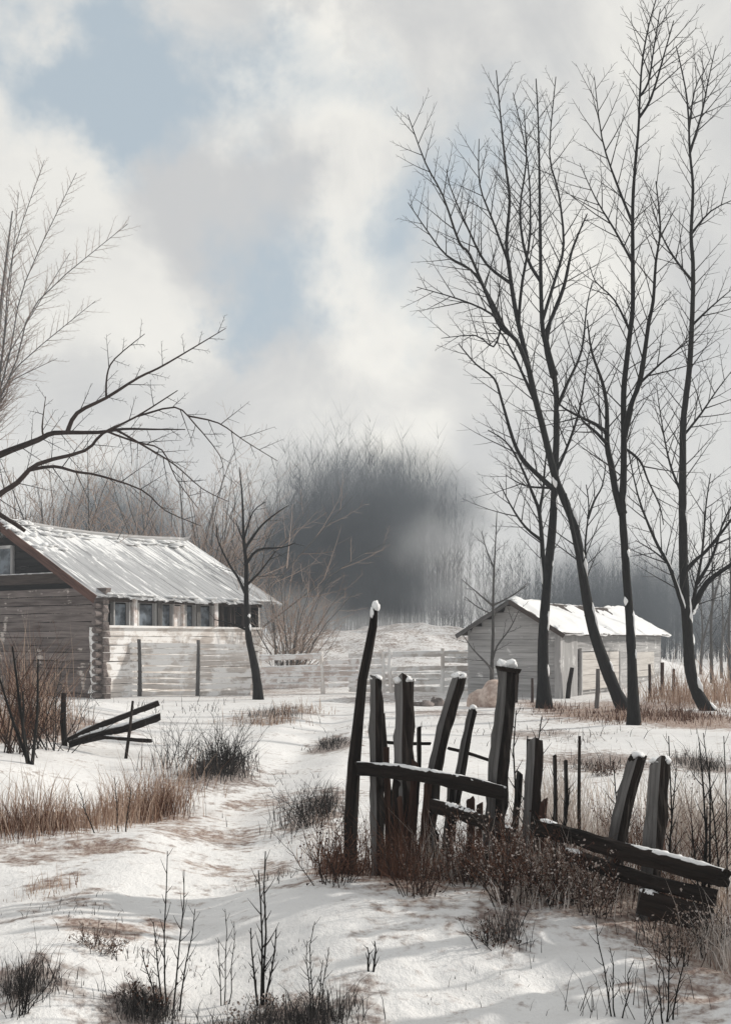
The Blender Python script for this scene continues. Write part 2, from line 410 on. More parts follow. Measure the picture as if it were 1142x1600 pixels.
def snow_on(parent, limbs, spots):
    for (li, f0, f1, side) in spots:
        mb = MB()
        pts, r = limbs[li]; n = len(pts)
        i0 = f0*(n-1); i1 = f1*(n-1); k = max(3, int((i1-i0)*2)+2)
        us = np.linspace(i0, i1, k); ii = np.arange(n)
        c = np.stack([np.interp(us, ii, pts[:, j]) for j in range(3)], 1); rr = np.interp(us, ii, r)
        off = unit(np.array([side, -.55, .25]))
        taper = np.sin(np.linspace(.12, math.pi-.12, k))*(.6+.6*rng.random(k))
        mb.tube(c+off*rr[:, None]*.78, rr*.50*taper+.006, 6, jit=.3)
        mb.build('snow_patch', M['snow'], parent, smooth=True)
def bare_tree(base, Y, trunk, limbs, label, tw=dict(), mat='bark', twm='twig', snow=None, name='bare_tree', trunk_s0=.35, flare=1.5, group=None, cat='tree'):
    T = thing(name, base, label, cat, group)
    tp, tr = px_limb(trunk[0], Y, trunk[3] if len(trunk) > 3 else 0, trunk[1], trunk[2])
    tr = tr.copy(); tr[:3] *= np.array([flare, 1+(flare-1)*.45, 1+(flare-1)*.15])
    tp = tp.copy(); tp[0, 2] = min(tp[0, 2], gz1(tp[0, 0], tp[0, 1]))-.12
    mb = MB(); mb.tube(tp, tr, 10, jit=.07); mb.build('trunk', M[mat], T, smooth=True)
    ps = [(tp, tr)]; cr = MB()
    k = dict(L0=1.75, step=.21, rmin=.0036, trop=.035, ang=(26, 52), sub=.36); k.update(tw)
    grow(cr, tp, tr, s0=trunk_s0, **k)
    for (pts, w0, w1, drift) in limbs:
        q, r = px_limb(pts, Y, drift, w0, w1)
        allp = np.vstack([p_ for p_, _ in ps]); dx = np.abs(allp[:, 0]-q[0, 0]); dz = np.abs(allp[:, 2]-q[0, 2])
        j = int(np.argmin(dx*dx+dz*dz+.02*(allp[:, 1]-q[0, 1])**2)); off = allp[j]-q[0]
        if np.hypot(off[0], off[2]) < 1.2:                       # seat the limb on the wood it grows from
            fz = (np.linspace(1, 0, len(q))**2)[:, None]; q = q+off*fz; q[:, 1] += off[1]*(1-fz[:, 0])*.5
        mb = MB(); mb.tube(q, r, 7, jit=.06); mb.build('limb', M[mat], T, smooth=True)
        ps.append((q, r)); grow(cr, q, r, s0=.12, **k)
    cr.build('crown', M[twm], T)
    if snow: snow_on(T, ps, snow)
    return T

def trees():
    rnd = random.Random(4)
    # slim dark tree, straight trunk beside the barn corner
    Y = 27.5
    A = [(850,1106),(848,1040),(849,980),(855,900),(863,820),(867,740),(869,660),(868,605),(858,555),(848,520),(845,460),(844,398),(843,320),(841,206),(837,123)]
    bare_tree(P(850,1106,Y), Y, (A, 20, 1.6), [
        ([(866,590),(853,535),(862,500),(876,462),(883,439),(894,389),(917,334)], 13, 2, .6),
        ([(862,765),(844,747),(816,719),(800,687),(782,623),(771,591),(743,569),(716,537)], 9, 1.6, -1.2),
        ([(852,915),(848,880),(846,838),(842,797),(832,770),(812,724),(790,690),(762,672)], 11, 1.6, .9),
        ([(847,847),(821,824),(798,788),(780,751)], 6, 1.2, -.5),
        ([(843,797),(850,760),(852,735),(856,700)], 6, 2, .3),
        ([(862,765),(821,760),(789,742)], 5, 1, .6),
        ([(869,735),(885,700),(905,640),(918,560),(930,520)], 6, 1.2, -1.),
        ([(868,640),(885,600),(908,548),(916,480),(925,440)], 7, 1.4, 1.),
        ([(846,500),(868,430),(880,380),(872,300),(858,240),(868,120)], 6, 1.4, -.6),
        ([(845,440),(822,400),(812,330),(822,250),(818,170)], 6, 1.4, .6),
        ], 'slim black bare tree with a straight trunk, beside the gable corner of the barn', snow=[(0,.05,.075,1),(0,.13,.17,1),(0,.22,.24,1),(0,.30,.33,1),(3,.05,.2,-1),(1,.25,.4,1),(0,.44,.46,1)], trunk_s0=.42)
    # tree that leans left and crosses behind it
    Y = 25.6
    B = [(978,1114),(962,1082),(946,1042),(926,984),(912,911),(899,829),(882,783),(866,742),(848,669),(835,619),(821,555),(805,484),(796,425),(791,379),(796,315),(791,270),(784,206),(775,110)]
    bare_tree(P(978,1114,Y), Y, (B, 22, 1.6, 1.5), [
        ([(821,555),(803,512),(780,494),(766,462),(734,384),(718,366),(693,293),(666,242),(638,165)], 8, 1.2, -1.5),
        ([(800,500),(770,448),(740,412),(700,392),(670,357),(638,311)], 7, 1.2, .8),
        ([(803,512),(770,482),(720,462),(652,443)], 5, 1., -1.),
        ([(790,500),(775,535),(745,520),(690,525)], 4, 1., -.5),
        ([(931,939),(924,888),(919,847),(922,792),(917,756)], 6, 1.5, .5),
        ([(922,800),(932,776),(944,756),(950,720)], 5, 1.2, .7),
        ([(912,911),(900,850),(890,800),(884,770)], 9, 6, -.3),
        ([(835,619),(810,560),(790,520),(772,500)], 7, 2, .8),
        ([(797,430),(760,400),(735,350),(706,280),(700,250)], 6, 1.2, .6),
        ([(793,380),(770,320),(752,270),(752,200)], 5, 1.2, -.8),
        ([(805,484),(815,420),(830,350),(828,240),(805,130)], 6, 1.2, .9),
        ], 'leaning black bare tree whose trunk bends left across its straight neighbour', snow=[(0,.16,.22,1),(0,.24,.27,1),(0,.30,.345,1),(0,.38,.41,-1),(0,.10,.13,1)], trunk_s0=.34)
    # tree in the middle of the right group, nearest
    Y = 21.0
    C = [(990,1138),(987,1048),(984,980),(979,911),(976,866),(973,820),(972,792),(974,729),(974,683),(974,614),(979,559),(984,518),(988,480),(988,411),(988,320),(992,256),(997,201),(999,151),(1003,96),(1013,40),(1030,-20)]
    bare_tree(P(990,1138,Y), Y, (C, 18, 1.6), [
        ([(970,800),(960,765),(954,729),(947,692),(947,637),(940,596),(924,550),(917,500)], 15, 2, .8),
        ([(947,692),(930,672),(912,655),(900,630)], 7, 1.5, -.5),
        ([(946,664),(930,655),(899,642),(876,628),(860,600)], 7, 1.2, -.8),
        ([(976,683),(986,637),(999,600),(1008,546),(1013,506),(1020,471),(1024,411),(1031,356),(1024,283)], 12, 1.6, -.9),
        ([(999,600),(1030,570),(1060,545),(1090,520)], 5, 1., -.8),
        ([(976,700),(1000,720),(1012,750),(1030,790),(1036,820)], 5, 1.5, .6),
        ([(1000,151),(1013,128),(1020,82),(1031,14)], 4, 1.5, .3),
        ([(1005,180),(1020,151),(1036,91),(1052,32)], 5, 1.5, -.5),
        ([(988,411),(960,360),(930,310),(905,255)], 5, 1., .8),
        ([(988,340),(962,280),(940,215),(928,120)], 5, 1., -.8),
        ([(985,520),(960,470),(930,440),(920,410)], 5, 1., .6),
        ], 'tall upright bare tree forking at mid height, in front of the end of the barn', snow=[(0,.06,.075,1),(0,.085,.12,1),(0,.12,.135,-1),(0,.19,.21,1),(1,.1,.2,1),(0,.30,.32,1),(4,.1,.25,1)], trunk_s0=.33, tw=dict(L0=1.5, step=.17))
    # right-hand tree
    Y = 24.6
    Dd = [(1112,1120),(1090,1086),(1078,1048),(1075,1003),(1072,966),(1068,911),(1067,866),(1066,797),(1066,729),(1067,660),(1072,614),(1077,569),(1080,509),(1082,457),(1082,411),(1079,366),(1082,293),(1077,238),(1075,183),(1070,137),(1056,73)]
    bare_tree(P(1112,1120,Y), Y, (Dd, 21, 1.6), [
        ([(1070,960),(1059,925),(1043,879),(1027,852),(1009,811),(995,770),(981,706)], 9, 1.2, -.8),
        ([(1074,966),(1084,950),(1104,911),(1142,882),(1190,850)], 13, 4, .8),
        ([(1070,900),(1085,880),(1104,861),(1142,812),(1175,760)], 8, 2, -.7),
        ([(1082,955),(1090,910),(1098,860),(1103,790),(1110,740)], 7, 1.5, 1.2),
        ([(1043,879),(1020,862),(990,845)], 4, 1, -.4),
        ([(1100,915),(1120,870),(1132,820),(1150,780)], 7, 2, .8),
        ([(1066,780),(1050,740),(1040,700),(1030,640),(1025,600)], 5, 1., .6),
        ([(1067,690),(1095,650),(1120,610),(1150,570)], 5, 1., .6),
        ([(1080,509),(1110,480),(1145,450)], 5, 1., -.5),
        ([(1080,440),(1050,400),(1030,360),(1015,310)], 5, 1., .6),
        ([(1080,366),(1110,330),(1150,310)], 5, 1., .5),
        ([(1077,238),(1095,180),(1105,130),(1118,70)], 5, 1., -.5),
        ([(1076,200),(1085,140),(1100,110),(1110,90)], 4, 1., .5),
        ], 'bare tree with a swept foot and low side limbs, rightmost of the tall trees', snow=[(1,.0,.28,1),(0,.14,.17,1),(0,.185,.24,1),(0,.05,.09,1),(0,.01,.04,1),(1,.30,.42,1),(2,.1,.3,1),(3,.2,.4,1),(0,.33,.36,1),(0,.45,.47,1)], trunk_s0=.30, tw=dict(L0=1.55, step=.17))
    # small tree by the cabin porch
    Y = 31.5
    E = [(404,1090),(401,1060),(396,1030),(389,997),(386,960),(385,930),(385,881),(381,844),(379,780),(374,730)]
    bare_tree(P(404,1090,Y), Y, (E, 16, 1.3), [
        ([(385,935),(372,905),(362,889),(342,848),(338,820)], 6, 1.3, .5),
        ([(385,885),(403,861),(440,856),(462,848)], 6, 1.3, -.5),
        ([(384,860),(395,842),(411,820),(435,800),(450,790)], 6, 1.3, .6),
        ([(385,915),(407,893),(431,861)], 5, 1.2, -.6),
        ([(383,850),(374,830),(368,812)], 4, 1.2, .3),
        ([(381,840),(395,800),(415,784)], 4, 1.2, -.6),
        ([(389,990),(360,975),(335,968)], 5, 1.2, -.5),
        ], 'small crooked bare tree in front of the cabin porch end', tw=dict(L0=1.0, step=.3), trunk_s0=.45, flare=1.2, snow=[(0,.36,.40,1),(0,.42,.45,1)])
    # thin tree before the barn gable
    Y = 30
    Fp = [(769,1098),(768,1054),(770,992),(770,946),(771,907),(774,845),(776,799)]
    bare_tree(P(769,1098,Y), Y, (Fp, 8, 1.2), [
        ([(770,888),(760,861),(752,830)], 3, 1., .3),
        ([(768,953),(743,926),(721,905)], 4, 1., -.3),
        ([(770,946),(801,930),(824,911)], 4, 1., .4),
        ([(770,1030),(777,1008),(797,981),(812,950)], 4, 1., -.5),
        ([(768,1056),(764,1042),(739,1015),(723,992)], 5, 1., -.4),
        ([(768,960),(745,948),(727,933)], 3, 1., .4),
        ], 'thin grey sapling standing in front of the barn gable', mat='bark_grey', tw=dict(L0=.75, step=.32), trunk_s0=.4, flare=1.3, name='sapling')
    # big tree outside the left edge, limbs reach in over the roof
    Y = 23.0
    bx = P(-95, 1125, Y)
    L = [(-95,1130),(-92,1040),(-85,960),(-78,880),(-72,820),(-70,760),(-68,690),(-60,600),(-50,520),(-38,430),(-30,340)]
    bare_tree(bx, Y, (L, 46, 4), [
        ([(-72,810),(-40,745),(0,716),(60,691),(85,679),(153,677),(193,671),(240,671),(290,671)], 18, 1.5, 1.2),
        ([(85,681),(105,647),(155,620),(209,586),(242,570),(290,542),(350,506)], 8, 1.2, .8),
        ([(155,620),(159,582),(173,554),(221,514)], 4, 1., -.4),
        ([(-74,850),(-40,800),(0,768),(28,751),(60,723),(133,703),(161,677),(215,650),(278,610)], 13, 1.3, -1.2),
        ([(44,735),(85,730),(121,739),(157,745),(225,768),(262,800),(318,824)], 6, 1., -.7),
        ([(193,671),(242,703),(282,731),(322,768),(362,788)], 4.5, 1., .6),
        ([(150,677),(200,690),(245,700),(270,745),(305,790)], 4, 1., -.8),
        ([(242,666),(290,649),(314,671),(350,719),(354,751)], 3.5, 1., .5),
        ([(300,655),(345,665),(383,691),(435,723)], 3, 1., .5),
        ([(62,690),(60,665),(66,615)], 4, 1., .3),
        ([(-72,830),(-30,790),(15,812),(40,830)], 14, 6, .3),
        ], 'old bare tree reaching long dark limbs in over the cabin roof from the left edge', mat='bark_brown', tw=dict(L0=.95, step=.27, trop=.0, ang=(30, 70)), trunk_s0=.6, flare=1.3)
    # pale feathery tree behind the cabin, upper left
    Y = 41
    bx = P(-30, 1080, Y)
    fans = []
    for (x1, y1, x2, y2) in [(14,470,30,300),(40,440,120,270),(10,560,110,395),(60,470,200,350),(20,400,70,250),(-20,480,-30,280),(30,570,150,470),(0,520,16,380),(10,600,90,560)]:
        fans.append(([(-22,720),(-10,650),((-10+x1)/2+2,(650+y1)/2),(x1,y1),(x2,y2)], 3.4, .8, rnd.uniform(-1.5, 1.5)))
    bare_tree(bx, Y, ([(-30,1080),(-30,960),(-28,860),(-24,760),(-18,660),(-8,560),(6,440),(20,330)], 16, 2), fans,
        'pale feathery bare tree rising behind the cabin at the upper left', mat='bark_grey', twm='twig_tan', tw=dict(L0=1.7, step=.17, rmin=.0035), trunk_s0=.5, name='feathery_tree')
    # distant grey saplings on the right
    labs = ['grey bare sapling in the mist just right of the low forked limb', 'thin misty sapling between two taller ones at the right edge', 'tallest grey misty sapling at the right edge', 'faint sapling close behind the swept tree foot']
    for i, (x, top, base, Yk) in enumerate([(1112,800,1085,40),(1128,900,1085,43),(1140,790,1085,38),(1096,930,1080,44)]):
        bare_tree(P(x, base, Yk), Yk, ([(x,base),(x-2,(base+top)/2+40),(x+1,(base+top)/2-20),(x-3,top)], 7, 1.2), [([(x-1,(base+top)/2),(x+14,(base+top)/2-50),(x+22,(base+top)/2-90)], 4, 1, .5)],
            labs[i], mat='bark_grey', tw=dict(L0=1.2, step=.4), trunk_s0=.3, flare=1.1, name='sapling', group='misty saplings at the right edge')

def far_wood():
    """a wood far off in the mist that reads as one mass"""
    mb = MB()
    env = [(-900,800,.6),(-200,790,.7),(40,790,.8),(120,770,1.),(180,745,1.2),(250,765,1.),(300,810,.5),(345,760,.3),(400,750,.4),(440,722,.8),(480,705,1.2),(560,698,1.35),(640,705,1.2),(690,735,.75),(730,800,.45),(790,850,.5),(850,880,.9),(900,872,1.3),(970,868,1.4),(1040,880,1.3),(1080,900,1.),(1142,905,.9),(1500,840,.8),(2200,830,.6)]
    ex, et, ed = (np.array(c, float) for c in zip(*env))
    def trees_at(n):
        px = rng.uniform(-900, 2200, n)
        keep = rng.random(n) < np.interp(px, ex, ed)/1.4
        px = px[keep]; Y = rng.uniform(66, 96, len(px))
        x = (px-HX)/F*Y; b = gz(x, Y)
        top = EYE+(HY-np.interp(px, ex, et))/F*Y+rng.normal(0, .9, len(px))
        h = np.maximum((top-b)*rng.uniform(.3, 1.08, len(px))**.8, 1.5)
        return x, Y, b, h
    x, y, b, h = trees_at(8500); n = len(x)
    lean = rng.normal(0, .05, (n, 2))
    B = np.stack([x, y, b-.2], 1); T = np.stack([x+lean[:, 0]*h, y+lean[:, 1]*h, b+h], 1)
    mb.needles(B, T, rng.uniform(.012, .03, n), rng.random(n))
    K = 64
    f = rng.uniform(.12, .97, (n, K)); az = rng.uniform(0, 6.28, (n, K)); L = (h[:, None]*.30*(1.08-f*.7)*rng.uniform(.5, 1.2, (n, K)))
    st = B[:, None]+(T-B)[:, None]*f[..., None]
    en = st+np.stack([np.cos(az)*L*.55, np.sin(az)*L*.55, L*rng.uniform(.5, 1., (n, K))], -1)
    st = st.reshape(-1, 3); en = en.reshape(-1, 3)
    mb.needles(st, en, rng.uniform(.004, .013, len(st)), rng.random(len(st)))
    o = mb.build('distant_wood', M['wood_far'])
    tag(o, 'dark bare wood far off behind the fences, blurred by mist', 'wood', kind='stuff')

def mist():
    """banks of smoky mist hanging in and before the far wood: closed lumpy bodies of thin air-borne droplets and smoke"""
    for name, label, col, dens, lst in [('dark_mist', 'smoky blue grey mist bank hanging in the far wood', (.20, .225, .25), DARKMIST, [(545,815,62,7.2,4.5,4.6),(480,890,60,5.2,4.,4.0),(640,790,66,6.2,4.,3.6),(600,930,63,6.,3.5,2.6),(180,810,58,5.0,3.5,2.8),(330,880,60,4.5,3.,3.),(930,940,56,5.6,3.5,3.2),(1040,945,58,5.,3.5,3.)]),
                                        ('pale_mist', 'pale mist drifting low before the dark wood', (.93, .94, .95), PALEMIST, [(690,850,57,3.2,2.5,2.0),(600,985,56,6.,2.5,1.1),(470,960,55,3.,2.5,1.6),(740,930,55,3.4,2.5,1.8)])]:
        for i, (px, py, Y, rx, ry, rz) in enumerate(lst):
            c = P(px, py, Y); rx *= 1.4; ry *= 1.4; rz *= 1.4
            m = D.materials.new(name); m.use_nodes = True; m.node_tree.nodes.clear(); tt = NT(m.node_tree)
            co = tt.n('ShaderNodeTexCoord').outputs['Object']
            wv = tt.vmath('SCALE', tt.vmath('SUBTRACT', tt.n('ShaderNodeTexNoise', {'Vector': co, 'Scale': .30, 'Detail': 4, 'Roughness': .6}).outputs['Color'], (.5, .5, .5)).outputs[0], .9).outputs[0]
            ln = tt.vmath('LENGTH', tt.vmath('ADD', tt.vmath('MULTIPLY', co, (1/rx, 1/ry, 1/rz)).outputs[0], wv).outputs[0]).outputs['Value']
            dn = tt.math('MULTIPLY', tt.ramp(ln, .80, .05), dens)
            out = tt.n('ShaderNodeOutputMaterial'); pv = tt.n('ShaderNodeVolumePrincipled', {'Color': (*col, 1), 'Density': dn}); m.node_tree.links.new(pv.outputs[0], out.inputs['Volume'])
            mb = MB(); mb.blob(c, (rx*.82, ry*.82, rz*.82), (24, 14), 0.)
            tag(mb.build(name, m, base=c, smooth=True), label, 'mist', kind='stuff')
DARKMIST = .44; PALEMIST = .13
# ------------------------------------------------------------------ cabin
def cabin():
    Y1 = EYE*F/91; C = np.array([(155-HX)/F*Y1, Y1, 0.]); z0 = gz1(C[0], C[1])
    U = np.array([.545, .838, 0]); U /= np.linalg.norm(U); V = np.array([-U[1], U[0], 0])
    W = 3.95; LEN = 7.5; ze = 3.12; zr = 5.30; sl = (zr-ze)/W
    def L(u, v, z): return C+U*u+V*v+UP*z
    def up(px):
        r = (px-HX)/F; return (r*C[1]-C[0])/(U[0]-r*U[1])
    T = thing('log_cabin', L(LEN/2, W, z0), 'old log cabin with a snow streaked roof, at the left edge', 'cabin')
    N = -V; FR = -U
    # gable wall: courses of logs with sticking ends
    mb = MB(); z = z0-.3; i = 0
    while z < ze-.1:
        hgt = random.uniform(.20, .27)
        mb.plank(L(-.02, -.28-random.random()*.12, z+hgt/2), L(-.02, 2*W+.2, z+hgt/2), UP, hgt-.018, .2, seg=14, wav=.014); z += hgt; i += 1
    zt = z
    while z < zr-.4:
        hgt = .24; half = (zr-.15-z-hgt/2)/sl
        mb.plank(L(.06, W-half, z+hgt/2), L(.06, W+half, z+hgt/2), UP, hgt-.015, .16, seg=8, wav=.01, tint=random.random()*.3, mat=1); z += hgt  # upper courses coloured near black for the shade of the gable recess
    mb.build('gable_wall', [M['log'], M['dark_in']], T)
    # long wall: low log wall, posts, dark band under the eave
    mb = MB(); z = z0-.3
    while z < 1.95:
        hgt = random.uniform(.2, .26); mb.plank(L(-.2-random.random()*.15, 0, z+hgt/2), L(LEN, 0, z+hgt/2), UP, hgt-.016, .2, seg=12, wav=.012); z += hgt
    zs = z
    mb.build('side_wall', M['plank_pale'], T)
    mb = MB(); mb.box(L(LEN/2, .55, 1.6), U, V, UP, LEN/2-.1, .03, 1.6); mb.box(L(LEN, W, 1.5), V, U, UP, W-.1, .05, 1.6); mb.box(L(LEN/2,W*2-.05,1.5),U,V,UP,LEN/2,.06,1.6)
    mb.build('inner_wall', M['dark_in'], T)
    mb = MB(); mb.box(L(LEN/2, .0, ze-.16), U, V, UP, LEN/2, .09, .13); mb.build('eave_beam', M['trim_dark'], T)
    mb = MB(); mb.plank(L(.05, -.04, zs+.03), L(LEN, -.04, zs+.03), V, .34, .07, seg=10); sill = mb.build('sill_board', M['plank_pale'], T)
    # window bays
    bays = [(176,200,'pane'),(214,241,'pane'),(250,268,'pane'),(269,285,'door'),(288,303,'pane'),(309,330,'pane'),(346,358,'dark'),(364,380,'dark')]
    for (a, b_, kind) in bays:
        u0, u1 = up(a), up(b_); zc = (zs+ze-.22)/2+.02; hh = (ze-.22-zs)/2
        fr = MB()
        for uu in (u0, u1): fr.box(L(uu, -.02, zc), UP, U, V, hh, .026, .07)
        fr.box(L((u0+u1)/2, -.02, zc+hh-.05), U, V, UP, (u1-u0)/2, .03, .05)
        if kind == 'door':
            fr.box(L((u0+u1)/2, .05, zc-.1), UP, U, V, hh*.9, (u1-u0)/2-.05, .03)
            fr.build('shutter', M['plank_pink'], T); continue
        w = fr.build('window', M['plank_grey'] if kind == 'pane' else M['trim_dark'], T)
        if kind == 'pane':
            p = MB(); p.box(L((u0+u1)/2, .06, zc-.05), U, V, UP, (u1-u0)/2-.05, .012, hh-.1)
            g = p.build('pane', M['pane'], w); g.location = (0, 0, 0)
    for a in (158, 207, 245, 306, 334, 385):
        mb = MB(); u = up(a); mb.box(L(u, -.06, (zs+ze)/2-.08), UP, U, V, (ze-zs)/2-.10, .085 if a > 160 else .16, .08, jit=.012); mb.build('wall_post', M['plank_pink' if a in (207, 334) else 'old_wood'], T)
    # leaning boards at the far porch end
    for k, (du, lean, w, mt) in enumerate([(.25, .10, .10, 'plank_pale'), (.55, .22, .08, 'trim_dark'), (.85, .30, .10, 'plank_pale'), (1.15, .38, .07, 'trim_dark'), (1.4, .42, .09, 'plank_grey')]):
        mb = MB(); mb.plank(L(LEN+du*.4, .1+du*.2, zs-.2), L(LEN+du*.4-lean*.4, .1+du*.2, ze-.15), U, w, .03); mb.build('porch_slat', M[mt], T)
    # roof: boards down the slope, right and left side
    ov = .42; og = .55
    for side in (0, 1):
        mb = MB(); u = -og
        while u < LEN+.45:
            w = random.uniform(.20, .30)
            def R(v, uu): return L(uu, v if side == 0 else 2*W-v, ze+v*sl+.08)
            sag = -.13*math.sin(math.pi*max(0, min(1, u/LEN)))
            a = R(-ov-random.random()*.06, u+w/2)+UP*(random.uniform(-.008, .008)+sag*.4); b_ = R(W+.02, u+w/2)+UP*sag
            mb.plank(a, b_, U, w-.012, .05, seg=8, wav=.006); u += w
        rf = mb.build('roof', M['roof'], T)
        if side == 0:
            sn = MB()
            for k in range(26):
                u = random.uniform(-og, .9); f = random.random()**1.3
                v = W*(1-f*.45); sn.blob(R(v, u)+UP*.05, (random.uniform(.08, .2), random.uniform(.08, .22), random.uniform(.03, .08)), jit=.3)
            for k in range(60):
                u = random.uniform(.3, LEN); v = W-.12-random.random()**2*.5
                sn.blob(R(v, u)+UP*(.03-.13*math.sin(math.pi*u/LEN)), (random.uniform(.12, .34), random.uniform(.10, .25), random.uniform(.02, .05)), jit=.3)
            for k in range(34):
                u = random.uniform(-.2, LEN+.3); sn.blob(R(-ov+.08, u)+UP*.03, (random.uniform(.1, .3), random.uniform(.07, .14), random.uniform(.025, .05)), jit=.3)
            sn.build('snow_patch', M['snow_roof'], rf, smooth=True)
    us = np.linspace(-og-.05, LEN+.45, 14)
    mb = MB(); mb.tube(np.array([L(u, W, zr+.13-.13*math.sin(math.pi*max(0, min(1, u/LEN)))) for u in us]), .075, 7, jit=.12); mb.tube(np.array([L(LEN+.4, W, zr+.14), L(LEN+.62, W-.08, zr+.22), L(LEN+.75, W-.12, zr+.42)]), np.array([.07, .05, .015]), 6)
    mb.build('ridge_log', M['plank_grey'], T)
    # barge boards, gable beam, attic window
    for s in (0, 1):
        mb = MB()
        e = L(-og-.03, -ov if s == 0 else 2*W+ov, ze-ov*sl-.02); r = L(-og-.03, W, zr+.02)
        mb.plank(e, r, UP, .24, .05, seg=9, wav=.015); mb.build('barge_board', M['trim_red'], T)
    bm = MB(); bm.plank(L(-.2, .95, ze+.42), L(-.2, 2*W-.95, ze+.42), UP, .3, .22, seg=10); bmo = bm.build('gable_beam', M['trim_dark'], T)
    sn = MB()
    for k in range(9):
        v = 1.2+k*.42; sn.blob(L(-.2, v, ze+.585), (.26, .1, .022), jit=.3)
    sn.build('snow_cap', M['snow'], bmo, smooth=True)
    aw = MB(); zc = ze+1.0
    for (du, dz, w, hh) in ((-.42, 0, .05, .5), (.42, 0, .05, .5), (0, .47, .42, .05), (0, -.47, .42, .05)): aw.box(L(-.06, W+du+.2, zc+dz), V if w > .1 else UP, U, UP if w > .1 else V, max(w, hh), .04, min(w, hh))
    w = aw.build('attic_window', M['plank_grey'], T)
    p = MB(); p.box(L(-.03, W+.2, zc), V, U, UP, .38, .01, .43); p.build('pane', M['pane'], w)
    # log ends at the near corner
    mb = MB(); z = z0+.1
    for k in range(12):
        c = L(-.16, -.18, z+k*.235); mb.tube(np.array([c+U*.05, c-U*.2]), .095, 8, jit=.1)
    mb.build('log_end', M['log'], T)

def fence_run(name, x0, x1, yb0, yb1, top0, top1, n, posts, mat, pmat, label, w=None, gap=.015, skip=.0, snow=False, cat='fence'):
    """fence of horizontal boards between photo columns; yb is the foot row, top the top row"""
    Ya, Yb = EYE*F/(yb0-HY), EYE*F/(yb1-HY)
    a = P(x0, yb0, Ya); b_ = P(x1, yb1, Yb); ha = EYE-(top0-HY)/F*Ya; hb = EYE-(top1-HY)/F*Yb
    T = thing(name, (a+b_)/2*np.array([1, 1, 0]), label, cat)
    def at(f, z): p = a*(1-f)+b_*f; return np.array([p[0], p[1], gz1(p[0], p[1])*(1-z)+(ha*(1-f)+hb*f)*z])
    d = unit((b_-a)*np.array([1, 1, 0])); nn = np.cross(d, UP)
    ps = [0]+[(x-x0)/(x1-x0) for x in posts]+[1]
    for j in range(len(ps)-1):
        for i in range(n):
            if random.random() < skip: continue
            z = (i+.5)/n; hh = (ha+hb)/2/n
            f0, f1 = ps[j]+.002, ps[j+1]-.002
            mb = MB(); mb.plank(at(f0, z)-nn*.0+UP*random.gauss(0, .015), at(f1, z)+UP*random.gauss(0, .015), UP, hh-gap-random.random()*.035, .04, seg=8, wav=.012)
            o = mb.build('board', M[mat], T)
            if snow and random.random() < .75:
                sn = MB(); q = np.linspace(f0, f1, 14); pts = np.array([at(f, z)+UP*(hh/2-.01) for f in q])
                sn.tube(pts, .03*(.3+rng.random(14)), 5, jit=.3); sn.build('snow_cap', M['snow'], o, smooth=True)
    for x in posts:
        f = (x-x0)/(x1-x0); mb = MB(); p = at(f, 0)+nn*-.07; q = at(f, 1.06)+nn*-.07+d*random.gauss(0, .04)
        p[1] -= .06; q[1] -= .06; p[2] -= .15
        mb.tube(np.array([p, (p+q)/2+d*random.gauss(0, .012), q]), np.array([.075, .068, .06]), 7, jit=.12); mb.build('post', M[pmat], T)
    return T

